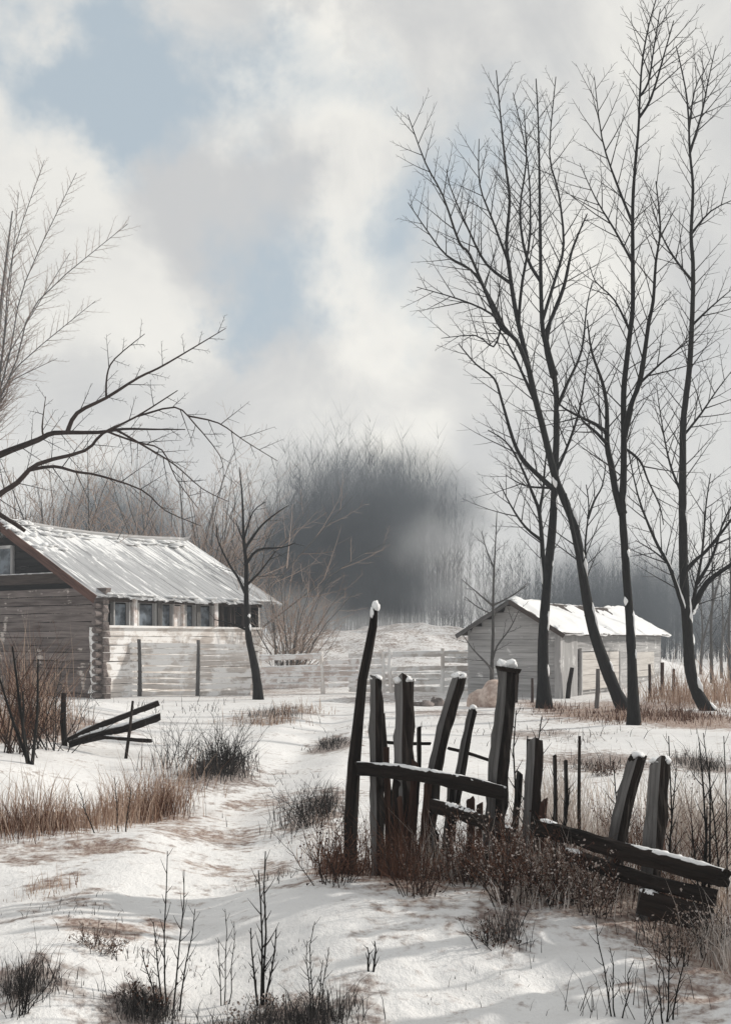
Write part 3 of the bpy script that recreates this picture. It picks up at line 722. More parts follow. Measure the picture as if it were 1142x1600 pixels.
# ------------------------------------------------------------------ barn
def barn():
    Y1 = EYE*F/91; C = np.array([(872-HX)/F*Y1, Y1, 0.]); z0 = gz1(C[0], C[1])
    U = unit(np.array([.498, .867, 0])); V = np.array([-U[1], U[0], 0])
    W = 1.42; LEN = 11.2; ze = 1.98; zr = 2.80; sl = (zr-ze)/W
    def L(u, v, z): return C+U*u+V*v+UP*z
    def up(px):
        r = (px-HX)/F; return (r*C[1]-C[0])/(U[0]-r*U[1])
    T = thing('small_barn', L(LEN/2, W, z0), 'grey plank barn under a white snow roof, behind the tall trees', 'barn')
    mb = MB(); z = z0-.2
    while z < zr-.25:
        hgt = random.uniform(.17, .22); half = W if z+hgt < ze else (zr-z-hgt/2)/sl-.05
        mb.plank(L(0, W-half, z+hgt/2), L(0, W+half, z+hgt/2), UP, hgt-.008, .05, seg=6, wav=.006); z += hgt
    mb.build('gable_wall', M['plank_grey'], T)
    mb = MB(); z = z0-.2
    while z < ze-.02:
        hgt = random.uniform(.18, .24); mb.plank(L(.04, 0, z+hgt/2), L(LEN, 0, z+hgt/2), UP, hgt-.008, .05, seg=8, wav=.006); z += hgt
    mb.build('side_wall', M['plank_grey'], T)
    mb = MB(); mb.box(L(LEN, W, .9), V, U, UP, W, .05, 1.1); mb.box(L(LEN/2, 2*W, .9), U, V, UP, LEN/2, .05, 1.1); mb.build('rear_wall', M['plank_grey'], T)
    mb = MB(); mb.box(L(-.03, -.04, ze/2-.1), UP, U, V, ze/2+.1, .16, .09); mb.box(L(up(900)/2, -.05, ze/2-.1), UP, U, V, ze/2, up(895)/2, .035, tint=.2); mb.build('corner_post', M['plank_grey'], T)
    # wide pale door
    u0, u1 = up(879+24), up(962); mb = MB()
    for k in range(5):
        z = z0+.15+k*.235; mb.plank(L(u0, -.09, z+.12), L(u1, -.09, z+.12), UP, .225, .04, seg=5, wav=.004, tint=.6+.3*random.random())
    d = mb.build('door', M['plank_cream'], T)
    fr = MB(); zc = z0+.15+1.2
    fr.box(L((u0+u1)/2, -.10, zc+.05), U, V, UP, (u1-u0)/2+.1, .04, .05); fr.box(L(u0-.05, -.10, zc/2), UP, U, V, zc/2-.02, .05, .04); fr.box(L(u1+.05, -.10, zc/2), UP, U, V, zc/2-.02, .05, .04); fr.build('door_frame', M['plank_grey'], d)
    u0, u1 = up(990), up(1018); mb = MB()
    for k in range(4): mb.plank(L(u0, -.06, z0+.5+k*.22), L(u1, -.06, z0+.5+k*.22), UP, .21, .03, seg=4, tint=.7)
    mb.build('hatch', M['plank_cream'], T)
    ov = .30; og = .28
    for s in (0, 1):
        mb = MB(); n = UP
        def R(v, uu, dz=0.): return L(uu, v if s == 0 else 2*W-v, ze+v*sl+.05+dz)
        # board deck
        a = R(-ov, LEN/2+.05); b_ = R(W, LEN/2+.05)
        mb.plank(a, b_, U, LEN+2*og, .05, seg=3, wav=.0)
        rf = mb.build('roof', M['trim_dark'], T)
        # snow blanket with a soft uneven edge
        nu, nv = 60, 14; v = []
        for i in range(nu):
            for j in range(nv):
                uu = -og-.03+(LEN+2*og+.06)*i/(nu-1); f = j/(nv-1); vv = -ov-.04-.05*float(vnoise(i*.5, s*9))+(W+ov+.09)*f
                e = min(i, nu-1-i, j*1.5)/3.; th = .04+.10*min(1, e)+.10*float(vnoise(i*.3, j*.4+s*30))+.05*float(vnoise(i*.9, j*.9+s*30))-.14*math.sin(math.pi*i/(nu-1))*f
                v.append(R(vv, uu, th))
        v = np.array(v); low = v.copy()
        for i in range(nu):
            for j in range(nv):
                k = i*nv+j; f = j/(nv-1); low[k] = R(-ov-.03+(W+ov+.03)*f, -og-.02+(LEN+2*og+.04)*i/(nu-1), .028)
        q = [(i*nv+j, (i+1)*nv+j, (i+1)*nv+j+1, i*nv+j+1) for i in range(nu-1) for j in range(nv-1)]
        o = nu*nv
        rim = [(i*nv, (i+1)*nv) for i in range(nu-1)]+[((nu-1)*nv+j, (nu-1)*nv+j+1) for j in range(nv-1)]+[((i+1)*nv+nv-1, i*nv+nv-1) for i in range(nu-1)]+[(j+1, j) for j in range(nv-1)]
        q += [(b2, a2, a2+o, b2+o) for a2, b2 in rim]
        sn = MB(); sn.add(np.vstack([v, low]), q); sn.build('snow_blanket', M['snow_roof'], rf, smooth=True)
        mb = MB(); mb.plank(L(-og-.04, -ov if s == 0 else 2*W+ov, ze-ov*sl+.0), L(-og-.04, W, zr+.03), UP, .13, .05, seg=6, wav=.008); mb.build('barge_board', M['old_wood' if s else 'trim_dark'], T)

# ------------------------------------------------------------------ posts, rails, timbers
def wood_bar(mb, pts, wx, wy, rot, split=None, mat=(0, 1), broken=.35, rings=None, tint=None):
    """hewn bar along pts with an irregular rounded-rectangular section; faces in angle range split take the second material"""
    pts = np.asarray(pts, float)
    s = np.concatenate([[0], np.cumsum(np.linalg.norm(np.diff(pts, axis=0), axis=1))]); Ltot = s[-1]
    k = rings or max(6, int(Ltot/.07)); ss = np.linspace(0, Ltot, k)
    c = np.stack([np.interp(ss, s, pts[:, j]) for j in range(3)], 1)
    c = c+np.stack([.018*np.array([float(vnoise(q*2.3+rot*7+wx*100, j*5.)) for q in ss]) for j in range(3)], 1)
    t = np.gradient(c, axis=0); t /= np.linalg.norm(t, axis=1)[:, None]
    w = pts[-1]-pts[0]; ref = np.array([0, 1., 0]) if abs(w[2]) > .5*np.linalg.norm(w) else UP
    e1 = np.cross(t, ref); e1 /= np.linalg.norm(e1, axis=1)[:, None]; e2 = np.cross(e1, t)
    n = 16; a = np.arange(n)*2*math.pi/n+.0001
    ca, sa = np.cos(a), np.sin(a); p = 5.
    rr = (np.abs(ca)**p+np.abs(sa)**p)**(-1/p)
    lx, ly = ca*rr*wx/2, sa*rr*wy/2
    R = math.radians(rot); qx = lx*math.cos(R)-ly*math.sin(R); qy = lx*math.sin(R)+ly*math.cos(R)
    ph = random.random()*99
    v = np.empty((k, n, 3)); g = np.empty((k, n, 3))
    for i in range(k):
        nz = np.array([1+.30*float(vnoise(ss[i]*5+ph, j*.9+ph))+.34*float(vnoise(ss[i]*26+ph, j*1.7)) for j in range(n)])
        tip = 1.
        v[i] = c[i]+(qx*nz*tip)[:, None]*e1[i]+(qy*nz*tip)[:, None]*e2[i]
        g[i] = np.stack([np.full(n, ss[i]), lx, ly+ph], 1)
    for i in (0, k-1):
        sg = -1 if i == 0 else 1
        jag = broken*(.5*(lx*math.cos(ph)+ly*math.sin(ph))*1.6+wx*.7*np.array([float(vnoise(j*.8+ph, 3.3*sg))+.25*(random.random()-.5) for j in range(n)]))
        v[i] += t[i]*(jag)[:, None]
    cen = np.stack([v[0].mean(0), v[-1].mean(0)+t[-1]*wx*broken*.25]); 
    vv = np.vstack([v.reshape(-1, 3), cen]); gg = np.vstack([g.reshape(-1, 3), g[0, :1], g[-1, :1]])
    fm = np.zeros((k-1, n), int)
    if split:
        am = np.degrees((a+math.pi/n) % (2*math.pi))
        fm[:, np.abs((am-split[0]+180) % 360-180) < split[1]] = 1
    b = k*n; tr = []
    for j in range(n): tr += [(b, (j+1) % n, j), (b+1, (k-1)*n+j, (k-1)*n+(j+1) % n)]
    mb.add(vv, ring_faces(k, n), tr, gg, random.random() if tint is None else tint, fm.ravel())
    return c, t
def snow_ridge(parent, c, wx, lift, f0=0., f1=1., cover=.55, name='snow_cap'):
    """snow lying in lengths along the top of a rail"""
    k = 60; us = np.linspace(f0, f1, k)*(len(c)-1); ii = np.arange(len(c))
    p = np.stack([np.interp(us, ii, c[:, j]) for j in range(3)], 1)
    ph = random.random()*90
    cov = np.array([float(vnoise(q*.28+ph, 1.5)) for q in us])+(cover-.5)
    i = 0
    while i < k:
        if cov[i] > 0:
            j = i
            while j+1 < k and cov[j+1] > 0: j += 1
            if j-i >= 2:
                m_ = j-i+1; prof = np.sin(np.linspace(.25, math.pi-.25, m_))**.6
                mb = MB(); mb.tube(p[i:j+1]+UP*lift, wx*prof*(.8+.4*rng.random(m_)), 8, jit=.18, flat=.55); mb.build(name, M['snow'], parent, smooth=True)
            i = j+1
        i += 1
def cap(parent, p, r, h=.035, tilt=0):
    mb = MB(); mb.blob(p+UP*h*.1, (r, r*.9, h), (16, 9), jit=.5)
    for k in range(5): mb.blob(p+np.array([random.uniform(-r, r)*.8, random.uniform(-r, r)*.8, h*random.uniform(-.3, .3)]), (r*random.uniform(.25, .5), r*.4, h*random.uniform(.5, 1.)), jit=.5)
    mb.build('snow_cap', M['snow'], parent, smooth=True)
def foreground_fence():
    def Yf(px): return np.interp(px, [540, 700, 830, 1010, 1140], [7.75, 7.6, 7.1, 6.45, 6.05])
    T = thing('broken_fence', P(690, 1370, 7.6)*np.array([1, 1, 0])+UP*gz1(.5, 7.6), 'broken dark plank fence of crooked leaning posts, beside the snowy path', 'fence')
    def post(pp, w, th, rot=28, split=(0, 44), dy=0., capr=None, parent=T, label=None, mats=('wet_wood', 'old_wood'), broken=.7, hcap=.022):  # second material paints a lit left-front side, the first the shaded sides
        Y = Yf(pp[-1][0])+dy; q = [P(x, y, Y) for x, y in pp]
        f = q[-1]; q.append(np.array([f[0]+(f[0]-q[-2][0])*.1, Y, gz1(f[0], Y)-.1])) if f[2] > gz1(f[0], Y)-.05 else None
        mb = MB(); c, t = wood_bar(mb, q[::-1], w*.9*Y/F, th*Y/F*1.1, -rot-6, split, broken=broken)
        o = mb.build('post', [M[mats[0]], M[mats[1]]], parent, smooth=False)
        if label: o['label'] = label
        if capr: cap(o, c[-1]+UP*.01, capr*Y/F, hcap)
        return o
    post([(586,1060),(588,1160),(590,1260),(590,1352)], 19, 15, 30, capr=9, label='upright post with a rounded broken top')
    post([(596,1118),(605,1220),(613,1318)], 9, 8, 10, dy=.15)
    post([(629,1066),(631,1160),(633,1260),(636,1356)], 27, 22, 30, capr=15, label='broad squared post with a snow cap')
    post([(654,1137),(653,1210),(648,1300)], 7, 7, 0, dy=.25)
    post([(717,1058),(700,1120),(680,1206),(670,1290),(664,1368)], 21, 16, 26, capr=10, label='squared post leaning right with a snowy top')
    post([(739,1110),(728,1165),(716,1225),(704,1300),(694,1375)], 14, 12, 26, dy=-.05, capr=6)
    p7 = post([(792,1046),(787,1110),(780,1190),(774,1280),(770,1368)], 29, 24, 30, broken=.08, label='tallest squared post with a snow covered cap board')
    Y = Yf(770); cb = MB(); q = P(794, 1044, Y); cb.plank(q+np.array([-.075, 0, -.0]), q+np.array([.075, 0, -.02]), np.array([0, 1., 0]), .15, .03, seg=4); co = cb.build('cap_board', M['wet_wood'], p7); cap(p7, q+UP*.02, .07, .032)
    post([(836,1160),(832,1215),(828,1280),(822,1368)], 24, 18, 28, dy=.1, capr=None)
    post([(798,1335),(786,1398)], 16, 12, 0, dy=-.25)
    post([(705,1228),(700,1300),(690,1378)], 12, 10, 20, dy=-.15)
    post([(622,1222),(616,1300),(612,1340)], 14, 10, 12, dy=-.05, mats=('leafy', 'leafy') if 0 else ('wet_wood', 'wet_wood'))
    for (pp, w, dy, mt) in [([(603,1168),(606,1240),(608,1345)],9,.1,'red'),([(648,1190),(644,1280),(640,1372)],10,-.1,'red'),([(668,1222),(664,1300),(655,1392)],11,-.12,'red'),([(736,1248),(735,1320),(738,1395)],13,-.05,'red'),([(751,1256),(748,1320),(745,1392)],9,.12,'red'),
                     ([(682,1300),(678,1350),(680,1408)],10,-.2,'wet'),([(812,1208),(806,1290),(800,1380)],10,.2,'wet'),([(850,1250),(846,1310),(842,1390)],11,.1,'red'),([(867,1180),(868,1240),(870,1310)],6,.3,'wet'),([(884,1188),(885,1250),(882,1318)],6,.35,'wet'),([(760,1330),(752,1380),(748,1412)],9,-.2,'wet'),([(626,1246),(630,1310),(634,1390)],8,-.2,'red')]:
        post(pp, w, w*.8, 20, dy=dy, mats=('wet_wood', 'old_wood') if mt == 'wet' else ('red_wood', 'red_wood'), broken=1.)
    # rails
    def rail(pp, h, Ys, label=None, parent=T, cover=.55, f=(0., 1.), d=.07, snow=True):
        q = [P(x, y, Yk) for (x, y), Yk in zip(pp, Ys)]
        Ym = sum(Ys)/len(Ys)
        mb = MB(); c, t = wood_bar(mb, q, d, h*Ym/F, 0, None, broken=.5)
        o = mb.build('rail', [M['wet_wood'], M['old_wood']], parent)
        if label: o['label'] = label
        if snow: snow_ridge(o, c, d*.42, h*Ym/F*.5-.004, f[0], f[1], cover)
        return o
    rail([(558,1200),(620,1206),(680,1217),(740,1228),(790,1240)], 21, [7.66, 7.55, 7.42, 7.28, 7.14], 'top rail with snow lying along it', cover=.9)
    rail([(676,1258),(715,1270),(750,1284),(800,1306)], 20, [7.4, 7.27, 7.15, 7.0], cover=.62)
    rail([(700,1168),(732,1176),(772,1190)], 5, [7.9, 7.9, 7.9], d=.03, snow=False)
    rail([(588,1158),(630,1161),(672,1161)], 5, [7.95, 7.95, 7.95], d=.025, snow=False)
    # second run to the right
    S = thing('broken_fence', P(1010, 1440, 6.4)*np.array([1, 1, 0])+UP*gz1(1.6, 6.4), 'collapsed dark fence of heavy sagging rails, at the right edge', 'fence')
    post([(995,1182),(982,1232),(968,1300),(955,1380),(950,1430)], 27, 20, 26, parent=S, capr=8, dy=.12, label='post leaning right with a snowy broken head')
    post([(1031,1192),(1026,1250),(1019,1330),(1012,1400),(1008,1460)], 29, 24, 30, parent=S, capr=14, dy=.05, label='upright squared post capped with snow')
    rail([(842,1292),(890,1305),(960,1328),(1040,1348),(1131,1372)], 27, [6.9, 6.75, 6.45, 6.25, 5.95], parent=S, cover=.66)
    rail([(885,1335),(960,1362),(1030,1382),(1115,1402)], 22, [6.7, 6.45, 6.25, 5.95], parent=S, cover=.5)
    rail([(1000,1408),(1050,1424),(1108,1440)], 40, [6.3, 6.15, 5.95], parent=S, cover=.62)
    for k in range(4):  # unseen rails added beyond the view to throw shade on the near snow
        a = np.array([2.02+k*.02, 5.93-k*.03, .22+.27*k]); b_ = np.array([4.9, 5.0, .24+.27*k]); mb = MB(); c, t = wood_bar(mb, [a, (a+b_)/2+UP*.03, b_], .06, .16, 0); mb.build('rail', [M['wet_wood'], M['old_wood']], S)
    for k in range(6):  # unseen posts added with those rails for the same shade
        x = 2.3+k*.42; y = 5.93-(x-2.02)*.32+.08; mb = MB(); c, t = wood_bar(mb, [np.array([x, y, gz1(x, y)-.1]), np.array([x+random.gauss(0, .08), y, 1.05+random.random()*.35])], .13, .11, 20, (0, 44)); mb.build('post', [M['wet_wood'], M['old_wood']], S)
    # tall leaning pole
    Y = 7.78; pp = [(586,946),(583,978),(575,1020),(567,1062),(560,1126),(553,1192),(548,1288),(547,1385)]
    q = np.array([P(x, y, Y) for x, y in pp]); q[-1][2] = gz1(q[-1][0], Y)-.12
    L = thing('leaning_pole', np.array([q[-1][0], Y, gz1(q[-1][0], Y)]), 'tall crooked dark pole with a snow tipped top, first upright of the fence', 'pole')
    mb = MB(); s0 = q[::-1]
    mb.tube(np.array([s0[0]*(1-f)+s0[1]*f for f in (0, .5)]+list(s0[1:])), np.array([.052, .050, .046, .042, .038, .034, .032, .030, .022])*1.02, 10, jit=.14)
    o = mb.build('shaft', M['wet_wood'], L)
    cp = MB(); cp.blob(P(587, 950, Y)+UP*.01, (.026, .03, .042), jit=.25); cp.blob(P(581, 958, Y-.02), (.016, .02, .04), jit=.3); cp.build('snow_cap', M['snow'], o, smooth=True)
    # thin stakes and sticks
    stake_l = {(905,1150,905,1270,5,9.5): 'thin dark stake standing alone right of the wide gap in the fence', }
    def stake(x0, y0, x1, y1, w, Y, label, mat='wet_wood', cat='stake', group=None, name='stake'):
        p = P(x0, y0, Y); q = P(x1, y1, Y); g = gz1(q[0], Y); q[2] = min(q[2], g-.08)
        T = MB(); m_ = (p+q)/2+np.array([random.gauss(0, .01), 0, 0]); T.tube(np.array([q, m_, p]), np.array([w*.55, w*.5, w*.45])*Y/F, 7, jit=.2)
        return tag(T.build(name, M[mat], None, base=(q[0], Y, g)), label, cat, group)
    stake(905,1150,906,1290,6,8.6,'thin dark stake in the gap between the two broken fences')
    stake(893,1043,886,1090,7,32,'short dark stake leaning right before the pale barn door')
    stake(934,1045,931,1108,7,27,'weathered stake by the foot of the leaning tree','old_wood')
    stake(1014,1038,1014,1092,5,31,'thin brown stake in front of the barn hatch','bark_brown')
    stake(1034,1035,1034,1085,6,32,'brown stake at the far end of the barn wall','bark_brown')
    stake(808,1060,806,1095,4,30,'thin reddish stake left of the slim black tree','bark_brown')
    stake(831,1060,831,1095,4,30,'reddish stake close against the slim black tree','bark_brown')
    stake(1052,1045,1050,1095,5,33,'brown stake in the reeds behind the swept tree','bark_brown')
    Yt = G(108, 1168)[1]
    stake(100,1083,102,1165,9,Yt+.1,'dark upright stake at the left end of the stacked timbers')
    stake(208,1095,196,1165,5,Yt-.3,'thin dark stick leaning against the stacked timbers')

def timbers():
    Y0 = G(108, 1168)[1]
    labs = ['upper dark timber of the snowy stack by the bank', 'lower heavy timber with a pale cut end, on the bank', 'dark underside timber bending to the ground']
    for i, (pp, w, Ys) in enumerate([([(105,1158),(150,1136),(200,1117),(248,1098)], 10, [Y0+.25,Y0+.3,Y0+.4,Y0+.5]), ([(108,1163),(160,1146),(205,1136),(251,1120)], 12, [Y0-.15,Y0-.1,Y0-.05,Y0]), ([(130,1160),(165,1152),(200,1155),(236,1158)], 6, [Y0-.1,Y0-.2,Y0-.3,Y0-.4])]):
        q = [P(x, y, Y) for (x, y), Y in zip(pp, Ys)]
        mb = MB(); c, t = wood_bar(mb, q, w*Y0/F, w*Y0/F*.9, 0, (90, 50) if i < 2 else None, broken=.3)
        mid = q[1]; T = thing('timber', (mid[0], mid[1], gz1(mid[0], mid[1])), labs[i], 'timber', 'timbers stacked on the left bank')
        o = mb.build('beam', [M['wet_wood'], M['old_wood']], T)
        snow_ridge(o, c, w*Y0/F*.4, w*Y0/F*.42, .1, .95, .6)

# ------------------------------------------------------------------ grass and shrubs
def patch_pts(px, py, rx, ry, n):
    Y = EYE*F/(py-HY); cx = (px-HX)/F*Y
    a = rng.normal(0, .5, (n, 2)); X = cx+a[:, 0]*rx*Y/F; Yy = Y+a[:, 1]*ry*Y*Y/(EYE*F)
    Yy = np.maximum(Yy, 3.2); return X, Yy, gz(X, Yy)
def grass(mb, px, py, rx, ry, hpx, n, tint=(0, 1), lean=0., w=.0022, spread=.22):
    X, Yy, Z = patch_pts(px, py, rx, ry, n); Y0 = EYE*F/(py-HY)
    keep = vnoise(X*1.9+py, Yy*1.3) > -.13+.1*rng.normal(0, 1, n); X, Yy, Z = X[keep], Yy[keep], Z[keep]; n = len(X)
    h = hpx*(1+.8*vnoise(X*3.1, Yy*2.2))*Y0/F*rng.uniform(.3, 1.1, n)*np.clip(rng.normal(1, .25, n), .3, 1.6)
    B = np.stack([X, Yy, Z-.01], 1)
    d = rng.normal(0, spread, (n, 2)); d[:, 0] += lean
    T = B+np.stack([d[:, 0]*h, d[:, 1]*h, h], 1)
    bend = np.stack([-d[:, 0]*h*.2, -d[:, 1]*h*.2, h*.04], 1)
    mb.blades(B, T, np.maximum(w, .00028*Y0)*rng.uniform(.6, 1.3, n), rng.uniform(tint[0], tint[1], n), bend)
def all_grass():
    tan = MB()
    for a in [(30,1300,70,24,95,1400),(100,1300,80,20,75,900),(150,1290,50,16,60,500),(235,1262,48,20,90,1500),(190,1275,40,14,80,700),(265,1250,40,14,85,700),(20,1180,40,26,160,1300),(70,1175,50,20,110,600),
              (95,1390,40,10,32,260),(60,1410,60,12,24,160),(30,1170,70,16,60,500),(310,1225,50,14,60,350),(420,1130,60,8,26,350),(470,1112,50,7,22,260),
              (500,1330,40,16,60,300),(1090,1100,60,10,62,1200),(1130,1095,40,8,70,700),(1040,1098,50,8,40,500),(1010,1130,110,9,20,500),(1120,1135,60,9,26,400),(930,1122,80,8,16,300),
              (850,1340,70,20,80,700),(920,1360,80,20,80,700),(1090,1430,60,60,90,900),(700,1390,90,14,60,500),(890,1260,110,30,60,300),(1070,1300,70,50,80,500)]:
        grass(tan, *a[:4], a[4]*.82, int(a[5]*.48), spread=.32)
    o = tan.build('dry_grass', M['grass_tan']); tag(o, 'tan dry grass standing through the snow', 'grass', kind='stuff')
    red = MB()
    for a in [(20,1310,60,14,60,600),(90,1305,50,12,50,400),(240,1265,50,12,60,700),(60,1180,60,14,60,500),(150,1470,45,9,45,450),(520,1350,50,18,80,700),(530,1385,40,10,50,400),(655,1395,70,16,110,900),(600,1360,60,14,90,500),(730,1390,50,14,110,900),(640,1385,40,12,110,700),(690,1398,40,10,100,700),(770,1395,40,14,120,800),(810,1385,60,22,130,1500),
              (880,1370,60,24,120,900),(960,1400,60,24,120,800),(1060,1440,60,40,90,700),(1000,1130,120,10,18,900),(1080,1128,90,10,20,900),(930,1115,100,8,16,600),(860,1106,40,7,18,200),(700,1400,110,10,40,500),(1000,1330,80,24,120,500),(560,1300,30,20,40,100)]:
        grass(red, *a[:4], a[4]*.85, int(a[5]*.62), spread=.36)
    o = red.build('rusty_grass', M['twig_red']); tag(o, 'rust brown withered grass along the fence and under the trees', 'grass', kind='stuff')
    fr = MB()
    for a in [(1095,1320,50,46,120,1700),(1085,1420,60,40,80,800),(880,1300,60,34,90,900),(960,1310,50,30,80,500),(800,1395,60,20,90,700),(690,1390,60,14,80,400),(900,1420,80,24,70,900),(1110,1500,60,40,90,900),(610,1350,40,14,60,300),(840,1440,60,20,50,400)]:
        grass(fr, *a, spread=.3)
    o = fr.build('frosted_grass', M['grass_frost']); tag(o, 'pale frosted grass round the broken fence', 'grass', kind='stuff')
    dk = MB()
    for a in [(340,1212,48,12,60,1100),(300,1225,40,12,50,500),(370,1200,30,10,34,350),(270,1195,30,16,80,250),(480,1285,46,18,70,1300),(510,1270,36,14,50,500),(430,1120,50,7,24,300),(225,1568,50,16,60,900),(420,1585,120,16,55,1100),(500,1580,60,18,80,500),(40,1570,40,18,70,500),(20,1590,30,14,90,300),
              (120,1560,70,20,34,260),(520,1163,30,7,18,400),(830,1400,90,30,70,900),(780,1480,40,22,60,500),(940,1195,70,10,34,500),(1095,1200,50,10,40,500),(900,1420,110,24,70,700),(1040,1480,60,30,60,300),(320,1560,50,20,60,160),(980,1580,120,20,90,120),(620,1375,60,10,50,300)]:
        grass(dk, *a[:4], a[4]*.75, int(a[5]*.5), spread=.4)
    for a in [(250,1500,120,30,18,140),(420,1500,60,20,16,70),(800,1540,240,40,14,60),(440,1230,70,30,14,60),(650,1140,200,10,12,90),(900,1160,160,12,14,130),(110,1440,90,20,16,90),(440,1370,50,20,18,90),(250,1110,150,14,14,160)]:
        grass(dk, *a, spread=.5)
    o = dk.build('dark_grass', M['grass_dark']); tag(o, 'near black wiry grass in low clumps on the snow', 'grass', kind='stuff')

def shrub(px, py, rx, h, label, n=26, mat='bark', twm='twig', leaf=None, nleaf=0, name='shrub', Yo=None, lean=0., sub=.42, rmin=None, base=None, spread=.55):
    g = G(px, py) if Yo is None else P(px, py, Yo)
    Y = g[1]; s = Y/F
    T = thing(name, (g[0], g[1], gz1(g[0], Y)), label, 'shrub' if name == 'shrub' else 'plant')
    st = MB(); tw = MB(); lf = MB(); rm = rmin or max(.0011, .00009*Y)
    tips = []
    for i in range(n):
        x = g[0]+random.gauss(0, .35)*rx*s; y = Y+random.gauss(0, .35)*rx*s*.7; z = gz1(x, y)-.02
        Lh = h*s*random.uniform(.5, 1.1)
        d = unit(np.array([(x-g[0])/(rx*s)*spread+random.gauss(lean, .28), random.gauss(0, .3), 1.]))
        q = twig_path((x, y, z), d, Lh, 6, .0, .22); r = np.linspace(max(.006*Lh+.001, rm*1.5), rm, 6)
        st.tube(q, r, 4, cap=False)
        grow(tw, q, r, Lh*sub, max(Lh*.10, .04), .2, 1, 2, (25, 55), .08, .45, rm, 1.)
        tips.append(q)
    st.build('stem', M[mat], T); tw.build('twigs', M[twm], T)
    if nleaf:
        for k in range(nleaf):
            q = random.choice(tips); i = random.randint(1, 5); c = q[i]+np.array([random.gauss(0, .10), random.gauss(0, .10), random.gauss(0, .06)])*h*s
            r = random.uniform(.003, .010)*max(1., s*220)
            a, b_ = rng.normal(0, 1, 3), rng.normal(0, 1, 3); a = unit(a)*r; b_ = unit(np.cross(a, b_))*r*.8
            lf.add(np.array([c-a, c-b_, c+a*1.2, c+b_]), [(0, 1, 2, 3)], None, None, random.random())
        lf.build('leaves', M[leaf], T)
    return T
def weed(px, py, tops, label, w=2.2, mat='bark', Yo=None):
    """a few thin stems from one foot; tops are photo pixels of the tips"""
    g = G(px, py) if Yo is None else P(px, py, Yo); Y = g[1]
    T = thing('weed', (g[0], Y, gz1(g[0], Y)), label, 'weed', 'thin dry weeds in the snow')
    for (x, y, bx) in tops:
        st = MB(); tw = MB()
        p0 = P(bx, py, Y); p0[2] = gz1(p0[0], Y)-.03; p1 = P(x, y, Y+random.gauss(0, .1)); m_ = p0*.5+p1*.5+np.array([random.gauss(0, .02), 0, 0])*abs(p1[2])
        q = np.array([p0, p0*.6+m_*.4+np.array([random.gauss(0, .006), 0, 0]), m_, m_*.45+p1*.55+np.array([random.gauss(0, .008), 0, 0]), p1]); r = np.linspace(w*.55, w*.22, 5)*Y/F
        st.tube(q, r, 5); grow(tw, q, r, max(.07, .22*np.linalg.norm(p1-p0)), max(.035, .09*np.linalg.norm(p1-p0)), .25, 1, 2, (25, 50), .1, .4, .0011, 1.)
        so = st.build('stem', M[mat], T); tw.build('twigs', M['twig'], so)
